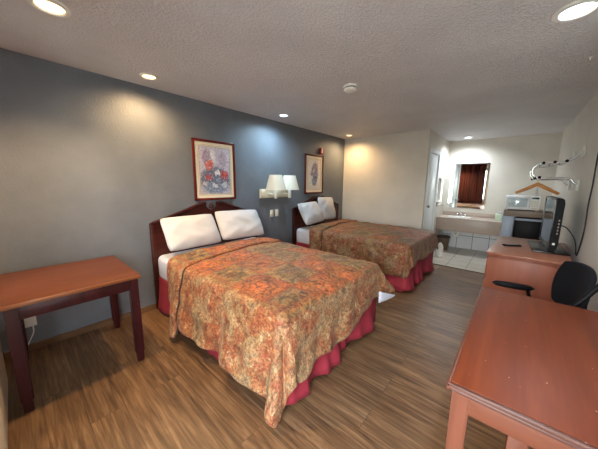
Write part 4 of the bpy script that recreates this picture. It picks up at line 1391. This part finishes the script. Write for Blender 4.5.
# pale tissue box at the right end of the counter
tb_ = thing('tissue_box', 'small pale green tissue box at the right end of the vanity counter', 'tissue box', (2.765, 6.45, VZ + 0.001))
bm = BM(); box(bm, 2.705, 2.818, 6.36, 6.48, VZ + 0.001, VZ + 0.125, 0.004)
finish('carton', bm, M['tissue'], tb_)
bm = BM()
lathe(bm, [(0.004, 0), (0.02, 0.02), (0.035, 0.05), (0.03, 0.052), (0.016, 0.022), (0, 0.006)], (2.763, 6.42, VZ + 0.12), 9)
finish('tissue', bm, M['sheet'], tb_)

# waste bin and white container on the tile floor
wb = thing('waste_bin', 'brown waste bin on the tile floor under the left end of the vanity', 'bin', (1.84, 6.30, 0))
bm = BM(); lathe(bm, [(0, 0.004), (0.10, 0.0), (0.105, 0.004), (0.135, 0.295), (0.141, 0.300), (0.135, 0.304), (0.129, 0.298), (0.098, 0.012), (0, 0.012)], (0, 0, 0), 28)
finish('body', bm, M['bin_brown'], wb, world=False)
bm = BM(); lathe(bm, [(0.135, 0.283), (0.146, 0.285), (0.147, 0.303), (0.138, 0.308), (0.128, 0.300)], (0, 0, 0), 28)
finish('rim', bm, M['dark_grille'], wb, world=False)
wc = thing('container', 'white rounded container on the tile floor just past the farther bed', 'container', (1.935, 5.60, 0))
bm = BM(); lathe(bm, [(0, 0), (0.058, 0), (0.062, 0.008), (0.062, 0.16), (0.056, 0.22), (0.040, 0.255), (0, 0.262)], (0, 0, 0), 24)
finish('body', bm, M['white_plastic'], wc, world=False)
bm = BM(); lathe(bm, [(0.03, 0.255), (0.030, 0.270), (0.020, 0.285), (0, 0.29)], (0, 0, 0), 18)
finish('cap', bm, M['white_plastic'], wc, world=False)

# ------------------------------------------------------------------ microwave unit with mini fridge
FX0, FX1, FY0 = 2.834, R_ - 0.004, 6.10
un = thing('microwave_stand', 'brown-topped stand in the far right corner holding the microwave over the fridge', 'stand', (3.16, 6.40, 0))
bm = BM(); box(bm, FX0, FX1, FY0, DF - 0.004, 0.875, 0.985, 0.004)
finish('top_slab', bm, M['laminate_dark'], un)
bm = BM(); box(bm, FX0, FX0 + 0.165, FY0 + 0.006, DF - 0.004, 0.0, 0.875, 0.003)
finish('side_panel', bm, M['blue_grey'], un)

fr = thing('mini_fridge', 'black mini fridge under the microwave stand in the far right corner', 'fridge', (3.24, 6.38, 0))
bm = BM(); box(bm, 3.012, 3.466, 6.16, 6.64, 0.02, 0.845, 0.008)
for x in (3.04, 3.43):
    for y in (6.19, 6.60):
        lathe(bm, [(0, 0), (0.015, 0), (0.015, 0.024), (0, 0.024)], (x, y, 0), 10)
finish('cabinet', bm, M['black_plastic'], fr)
bm = BM(); box(bm, 3.010, 3.468, 6.112, 6.158, 0.03, 0.800, 0.008)
dr = finish('door', bm, M['fridge_black'], fr)
bm = BM(); box(bm, 3.010, 3.468, 6.118, 6.158, 0.806, 0.846, 0.006)
finish('top_trim', bm, M['blue_grey'], fr)
bm = BM(); box(bm, 3.02, 3.035, 6.098, 6.114, 0.45, 0.70, 0.004)
finish('handle', bm, M['black_plastic'], dr)

mw = thing('microwave', 'white microwave oven standing on the brown slab in the far right corner', 'microwave', (3.075, 6.30, 0.985))
bm = BM(); box(bm, 2.838, 3.312, 6.115, 6.48, 1.005, 1.252, 0.008)
for x in (2.87, 3.28):
    for y in (6.15, 6.44):
        lathe(bm, [(0, 0.985), (0.012, 0.985), (0.014, 1.008), (0, 1.008)], (x, y, 0), 10)
finish('housing', bm, M['appliance_white'], mw)
bm = BM(); box(bm, 2.842, 3.178, 6.098, 6.117, 1.010, 1.247, 0.005)
md = finish('door', bm, M['appliance_white'], mw)
bm = BM(); box(bm, 2.885, 3.148, 6.0945, 6.100, 1.055, 1.212, 0.003)
m_, q_n, p_n = new_mat('microwave_window')
nb = q_n.noise(q_n.coords('Object'), 40, 2)
q_n.link(q_n.ramp(nb.outputs['Fac'], [(0.3, srgb(186, 206, 218)), (0.7, srgb(200, 218, 226))]), p_n.inputs['Base Color'])  # pale blue base paints in the daylight reflected by the window
p_n.inputs['Roughness'].default_value = 0.05
p_n.inputs['Coat Weight'].default_value = 1.0
finish('door_window', bm, m_, md)
bm = BM(); box(bm, 3.182, 3.310, 6.100, 6.117, 1.010, 1.247, 0.004)
cp = finish('control_panel', bm, M['appliance_white'], mw)
bm = BM(); box(bm, 3.20, 3.292, 6.097, 6.101, 1.203, 1.232, 0.002)
finish('display', bm, M['black_gloss'], cp)
bm = BM()
for i in range(3):
    for j in range(4):
        box(bm, 3.20 + i * 0.032, 3.226 + i * 0.032, 6.0975, 6.101, 1.065 + j * 0.031, 1.088 + j * 0.031, 0.002)
finish('keypad', bm, M['ivory'], cp)
bm = BM(); box(bm, 3.205, 3.288, 6.096, 6.102, 1.020, 1.050, 0.003)
finish('door_button', bm, M['ivory'], cp)

# ------------------------------------------------------------------ daylight
w = bpy.data.worlds.new('daylight')
SC.world = w
w.use_nodes = True
nt = w.node_tree
bg = nt.nodes['Background']
tc = nt.nodes.new('ShaderNodeTexCoord')
sx = nt.nodes.new('ShaderNodeSeparateXYZ')
rp = nt.nodes.new('ShaderNodeValToRGB')
nt.links.new(tc.outputs['Generated'], sx.inputs[0])
mpn = nt.nodes.new('ShaderNodeMapRange')
nt.links.new(sx.outputs[2], mpn.inputs[0])
mpn.inputs[1].default_value = -1; mpn.inputs[2].default_value = 1
nt.links.new(mpn.outputs[0], rp.inputs['Fac'])
els = rp.color_ramp.elements
for p_, c_ in ((0.0, (0.20, 0.22, 0.16, 1)), (0.48, (0.34, 0.37, 0.28, 1)), (0.53, (0.74, 0.80, 0.74, 1)), (0.60, (0.95, 0.97, 1.0, 1)), (1.0, (0.62, 0.76, 1.0, 1))):
    if p_ in (0.0, 1.0):
        e = els[0] if p_ == 0.0 else els[-1]
    else:
        e = els.new(p_)
    e.position = p_; e.color = c_
nt.links.new(rp.outputs['Color'], bg.inputs['Color'])
bg.inputs['Strength'].default_value = 16.0

def portal(x0, x1, z0, z1):
    ld = bpy.data.lights.new('daylight_portal', 'AREA')
    ld.shape = 'RECTANGLE'
    ld.size = x1 - x0; ld.size_y = z1 - z0
    ld.cycles.is_portal = True
    lo = bpy.data.objects.new('daylight_portal', ld)
    COL.objects.link(lo)
    lo.location = ((x0 + x1) / 2, FY - 0.11, (z0 + z1) / 2)
    lo.rotation_euler = (PI / 2, 0, 0)      # -Z of the lamp points to +Y, into the room
portal(WX0, WX1, WZ0, WZ1)
portal(EX0, EX1, 0, EZ)

# ------------------------------------------------------------------ camera (solved from the photograph's vanishing lines)
yaw, pitch, roll, fpx = 0.7144, 0.1644, 0.0109, 249.405
fwd = Vector((-math.sin(yaw) * math.cos(pitch), math.cos(yaw) * math.cos(pitch), -math.sin(pitch)))
r0 = fwd.cross(Vector((0, 0, 1))).normalized()
u0 = r0.cross(fwd)
cr, sr = math.cos(roll), math.sin(roll)
right = r0 * cr + u0 * sr
up = -r0 * sr + u0 * cr
cd = bpy.data.cameras.new('camera')
cd.sensor_fit = 'HORIZONTAL'
cd.sensor_width = 36.0
cd.lens = fpx / 598.0 * 36.0
cd.clip_start = 0.02
co = bpy.data.objects.new('camera', cd)
COL.objects.link(co)
mtx = Matrix((right, up, -fwd)).transposed().to_4x4()
mtx.translation = Vector((2.9918, 0.019, 1.4414))
co.matrix_world = mtx
SC.camera = co

SC.view_settings.view_transform = 'Standard'
SC.view_settings.look = 'None'
SC.view_settings.gamma = 1.0
SC.view_settings.exposure = 0.70
SC.view_settings.use_curve_mapping = False
SC.cycles.use_denoising = True
SC.cycles.max_bounces = 10
SC.cycles.diffuse_bounces = 6
SC.cycles.glossy_bounces = 5
SC.cycles.sample_clamp_indirect = 8.0
